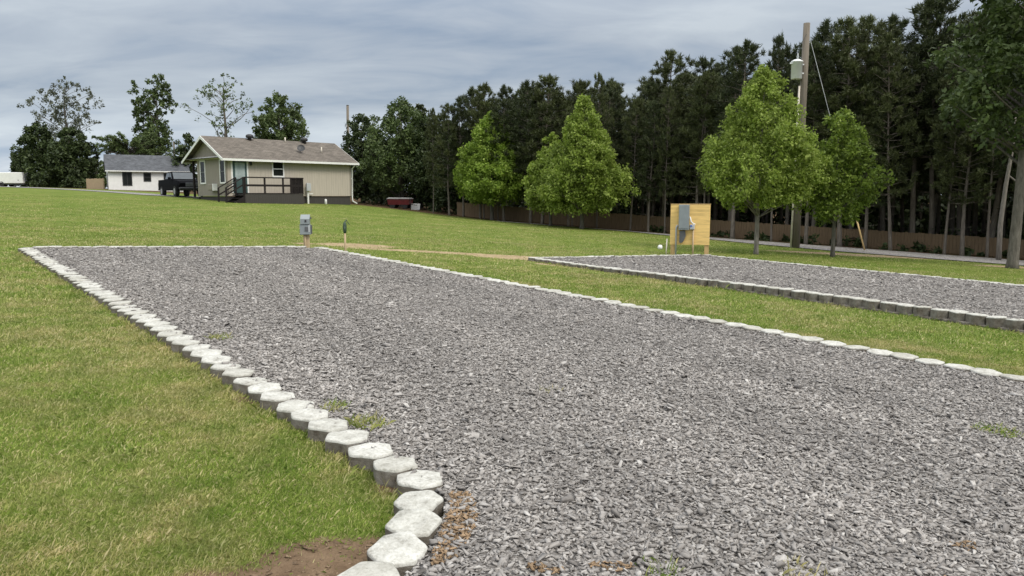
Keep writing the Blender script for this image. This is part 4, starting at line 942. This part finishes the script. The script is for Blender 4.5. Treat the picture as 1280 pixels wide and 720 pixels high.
# local: x forward, y left; length 5.7, width 1.95
b = MB(); W = .97
def sec(x, zb, zt, w, wt): return [(x, -w, zb), (x, w, zb), (x, w * 1.0, (zb + zt) / 2 + .05), (x, wt, zt), (x, -wt, zt), (x, -w * 1.0, (zb + zt) / 2 + .05)]
b.loft([sec(-2.85, .62, 1.30, .92, .90), sec(-2.7, .48, 1.33, .97, .93), sec(-.85, .46, 1.34, .97, .93), sec(1.0, .46, 1.34, .97, .92), sec(1.25, .46, 1.30, .97, .90), sec(2.5, .50, 1.19, .96, .86), sec(2.82, .58, 1.02, .90, .80)])
b.build('body', M['black'], tk)
b = MB(); b.loft([[(-.95, -.90, 1.335), (1.2, -.90, 1.30), (1.2, .90, 1.30), (-.95, .90, 1.335)], [(-.78, -.76, 1.90), (.40, -.76, 1.92), (.40, .76, 1.92), (-.78, .76, 1.90)], [(-.68, -.68, 1.95), (.28, -.68, 1.965), (.28, .68, 1.965), (-.68, .68, 1.95)]]); b.build('cab', M['black'], tk)
def quad(nm, pts, m, t_=.015, par=None):
    pts = [Vector(q_) for q_ in pts]; n_ = (pts[1] - pts[0]).cross(pts[2] - pts[1]).normalized() * t_
    bb = MB(); bb.loft([[q_ + n_ * .3 for q_ in pts], [q_ + n_ * 1.3 for q_ in pts]]); return bb.build(nm, m, par or tk)
quad('windshield', [(1.12, -.80, 1.36), (1.12, .80, 1.36), (.44, .70, 1.88), (.44, -.70, 1.88)], M['carglass'])
for s_ in (-1, 1):
    q1 = [(.18, s_ * .888, 1.38), (.92, s_ * .888, 1.36), (.42, s_ * .775, 1.84), (.18, s_ * .775, 1.85)]; q2 = [(-.82, s_ * .888, 1.38), (.10, s_ * .888, 1.38), (.10, s_ * .775, 1.85), (-.72, s_ * .775, 1.85)]
    for q_ in (q1, q2): quad('side_window', q_ if s_ < 0 else q_[::-1], M['carglass'])
    b = MB(); b.box((.95, s_ * 1.06, 1.42), (.1, .22, .18), None, .03); b.build('wing_mirror', M['black'], tk)
    b = MB(); b.box((2.66, s_ * .66, .93), (.22, .36, .20), None, .03); b.build('headlight', M['lamp'], tk)
    for xx in (-1.75, 1.85):
        b = MB(); b.prism([(xx + .40 * math.cos(a), .40 + .40 * math.sin(a)) for a in np.linspace(0, 2 * PI, 21)[:-1]], 1, s_ * .72, s_ * .985); wl = b.build('wheel', M['tyre'], tk)
        b = MB(); b.prism([(xx + .24 * math.cos(a), .40 + .24 * math.sin(a)) for a in np.linspace(0, 2 * PI, 17)[:-1]], 1, s_ * .986, s_ * 1.0); b.build('rim', M['chrome'], wl)
b = MB(); b.box((2.80, 0, .90), (.1, .9, .30), None, .02); b.build('grille', M['graydk'], tk)
b = MB(); b.box((2.86, 0, .60), (.20, 1.84, .22), None, .05); b.build('bumper', M['darkmetal'], tk)
b = MB(); b.box((-2.9, 0, .58), (.18, 1.84, .18), None, .04); b.build('bumper', M['darkmetal'], tk)

# ------------------------------------------------------------------ red cart and white container under the trees
p = (-8.7, 58.3); rc = empty('utility_cart', (*p, h(*p)), -.15, 'dark red cart with grey cover under the trees right of the house', 'cart')
b = MB(); b.loft([[(-.82, -.5, .3), (.82, -.5, .3), (.82, .5, .3), (-.82, .5, .3)], [(-.9, -.55, .74), (.9, -.55, .74), (.9, .55, .74), (-.9, .55, .74)]]); b.build('box', M['red'], rc)
b = MB(); b.loft([[(-.94, -.58, .742), (.94, -.58, .742), (.94, .58, .742), (-.94, .58, .742)], [(-.8, -.4, .86), (.8, -.4, .84), (.8, .4, .84), (-.8, .4, .86)]]); b.build('cover', M['tarp'], rc)
for s_ in (-1, 1):
    for xx in (-.5, .5):
        b = MB(); b.prism([(xx + .22 * math.cos(a), .22 + .22 * math.sin(a)) for a in np.linspace(0, 2 * PI, 15)[:-1]], 1, s_ * .42 - .07, s_ * .42 + .07); b.build('wheel', M['tyre'], rc)
b = MB(); b.tube([(.8, 0, .35), (1.35, 0, .25)], .03, 6); b.build('drawbar', M['darkmetal'], rc)
p = (-7.55, 58.6); wc = empty('container', (*p, h(*p)), .1, 'small white box container on the grass beside the red cart', 'container')
b = MB(); b.loft([[(-.33, -.3, 0), (.33, -.3, 0), (.33, .3, 0), (-.33, .3, 0)], [(-.36, -.33, .40), (.36, -.33, .40), (.36, .33, .40), (-.36, .33, .40)]]); b.build('body', M['white'], wc)
b = MB(); b.span(-.375, .375, -.345, .345, .402, .47, .02); b.build('lid', M['white'], wc)

# ------------------------------------------------------------------ hook-up pedestal and tap behind the near pad
p = (-5.45, 19.75); pd = empty('power_pedestal', (*p, h(*p)), .1, 'grey electric hook-up boxes on a tan wooden post behind the near gravel pad', 'power pedestal'); pd.scale = (.78, .8, 1.15)
b = MB(); b.span(-.10, .10, -.045, .045, -.25, .62, .006); b.build('post', M['tan'], pd)
b = MB(); b.span(-.19, .17, -.17, -.048, .34, .58, .012); b.build('outlet_box', M['gray'], pd)
b = MB(); b.prism([(-.20, .585), (-.20, .70), (-.05, .80), (-.05, .585)], 0, -.16, .15); b.build('breaker_box', M['gray'], pd)
b = MB(); b.span(-.02, .10, -.185, -.172, .42, .52); b.build('outlet_cover', M['graydk'], pd)
b = MB(); b.span(.10, .15, -.183, -.172, .40, .56); b.build('latch_plate', M['graylt'], pd)
b = MB(); b.span(-.01, .05, -.215, -.202, .63, .68); b.build('switch', M['darkmetal'], pd)
b = MB(); b.span(.172, .21, -.14, -.06, .36, .56); b.build('hinge_plate', M['graydk'], pd)
b = MB(); b.span(.152, .20, -.15, -.08, .70, .74); b.build('hinge_plate', M['graydk'], pd)
b = MB(); b.tube([(-.03, -.08, -.15), (-.03, -.08, .34)], .028, 8); b.build('conduit', M['tan'], pd)
p = (-4.35, 19.4); fa = empty('water_tap', (*p, h(*p)), .2, 'thin pale standpipe with dark green tap head behind the near pad', 'water tap'); fa.scale = (1, 1, 1.2)
b = MB(); b.tube([(0, 0, -.2), (0, 0, .42)], .026, 8); b.build('pipe', M['tan'], fa)
b = MB(); b.lathe([(.035, .0), (.045, .04), (.05, .14), (.04, .2), (.02, .24)], (0, 0, .42), 10); b.tube([(.0, -.03, .55), (0, -.1, .53), (0, -.12, .47)], .018, 8); b.build('tap_head', M['hydrant'], fa)
b = MB(); b.beam((-.0, 0, .66), (.05, .05, .70), .02, .02); b.beam((.04, .04, .69), (.12, .06, .60), .02, .015); b.build('handle', M['hydrant'], fa)

# ------------------------------------------------------------------ plywood service panel behind the far pad
p0, p1 = Vector((5.36, 25.15)), Vector((6.56, 24.8)); an = math.atan2(p1.y - p0.y, p1.x - p0.x); PW = (p1 - p0).length
sp_ = empty('service_panel', (p0.x, p0.y, h(p0.x, p0.y)), an, 'yellow plywood board on two posts carrying grey electric boxes', 'electrical panel')
for xx in (.0, PW - .14):
    b = MB(); b.span(xx, xx + .14, .0, .10, -.3, 1.66, .006); b.build('post', M['post'], sp_)
b = MB(); b.span(-.02, PW + .02, -.022, -.002, .34, 1.69); b.build('board', M['ply'], sp_)
b = MB()
for z in (.36, .8, 1.22): b.span(.142, PW - .142, .0, .04, z, z + .09)
b.span(-.03, PW + .03, -.03, .1, 1.692, 1.71); b.build('rail', M['post'], sp_)
b = MB(); b.span(.26, .60, -.20, -.024, .84, 1.68, .012); b.build('breaker_box', M['gray'], sp_)
b = MB(); b.span(.275, .585, -.212, -.202, .90, 1.62); b.build('box_cover', M['gray'], sp_)
b = MB(); b.prism([(.29, .42), (.29, .80), (.47, .82), (.50, .64), (.43, .46), (.36, .40)], 1, -.13, -.024); b.build('meter_socket', M['graydk'], sp_)
b = MB(); b.tube([(.18, -.06, -.2), (.18, -.06, .92), (.22, -.06, 1.0)], .028, 8); b.build('conduit', M['graylt'], sp_)
b = MB(); b.tube([(.74, -.06, -.2), (.74, -.06, .84)], .028, 8); b.build('conduit', M['tan'], sp_)
b = MB(); b.span(.62, .78, -.13, -.024, .86, 1.02, .012); b.build('outlet_box', M['graylt'], sp_)
b = MB(); b.tube([(.62, -.06, 1.28), (.66, -.08, 1.12), (.74, -.09, 1.04), (.80, -.08, 1.03)], .022, 6); b.build('cable', M['white'], sp_)
b = MB(); b.span(.64, .70, -.145, -.132, .95, 1.0); b.build('blue_cap', M['blue'], sp_)
p = (5.22, 25.2); o = MB(); o.tube([(0, 0, -.2), (.03, 0, .52)], .022, 8); o = o.build('stub_pipe', M['pvc']); o.location = (*p, h(*p)); tag(o, 'thin pale pipe standing just left of the plywood panel', 'pipe')
p = (4.98, 25.0); o = MB(); o.lathe([(.02, .0), (.07, .01), (.085, .07), (.07, .13), (.03, .155)], (0, 0, 0), 12); o = o.build('pipe_cap', M['white']); o.location = (*p, h(*p) + .16); tag(o, 'round white cap on the gravel edge left of the plywood panel', 'pipe cap')

# ------------------------------------------------------------------ utility pole with transformer
p = Vector((12.93, 33.93)); up = empty('utility_pole', (*p, h(*p)), 0, 'tall wooden pole with white transformer among the young trees', 'utility pole')
PT = Vector((.05, 0, 9.9))
b = MB(); b.tube([(0, 0, -.4), PT * .33, PT * .66, PT], [.19, .175, .16, .14], 12); b.build('pole', M['pole'], up)
tx = Vector((-.36, -.15, 7.85))
b = MB(); b.lathe([(.20, -.38), (.235, -.36), (.235, .34), (.26, .35), (.26, .39), (.14, .46)], tx, 16); tf = b.build('transformer', M['can'], up)
b = MB(); b.lathe([(.035, 0), (.06, .05), (.035, .1), (.06, .15), (.03, .22), (.02, .3)], tx + Vector((.02, 0, .44)), 8); b.build('bushing', M['graylt'], tf)
b = MB(); b.box(tx + Vector((-.27, -.05, .30)), (.12, .06, .05)); b.box(tx + Vector((.24, .04, -.12)), (.16, .08, .06)); b.box(tx + Vector((.24, .04, .26)), (.16, .08, .06)); b.build('bracket', M['can'], tf)
b = MB(); b.tube([(-.23, -.06, -.3), (-.20, -.05, 3), (-.17, -.05, 7.2)], .045, 8); b.build('conduit', M['pvc'], up)
b = MB(); b.tube([tx + Vector((.02, 0, .74)), (-.2, -.1, 9.0), (.0, -.15, 9.4)], .012, 5); b.tube([tx + Vector((-.1, -.1, -.38)), (-.3, -.1, 7.3), (-.17, -.06, 7.2)], .014, 5); b.build('wire', M['darkmetal'], up)
gend = Vector((16.4, 34.55)); ge = Vector((gend.x - p.x, gend.y - p.y, h(*gend) - h(*p)))
b = MB(); b.tube([PT + Vector((.12, 0, -.5)), ge], .011, 5); b.build('guy_wire', M['graylt'], up)
g0 = PT + Vector((.12, 0, -.5)); b = MB(); b.tube([ge, ge.lerp(g0, .155)], .035, 8); b.build('guy_guard', M['yellow'], up)
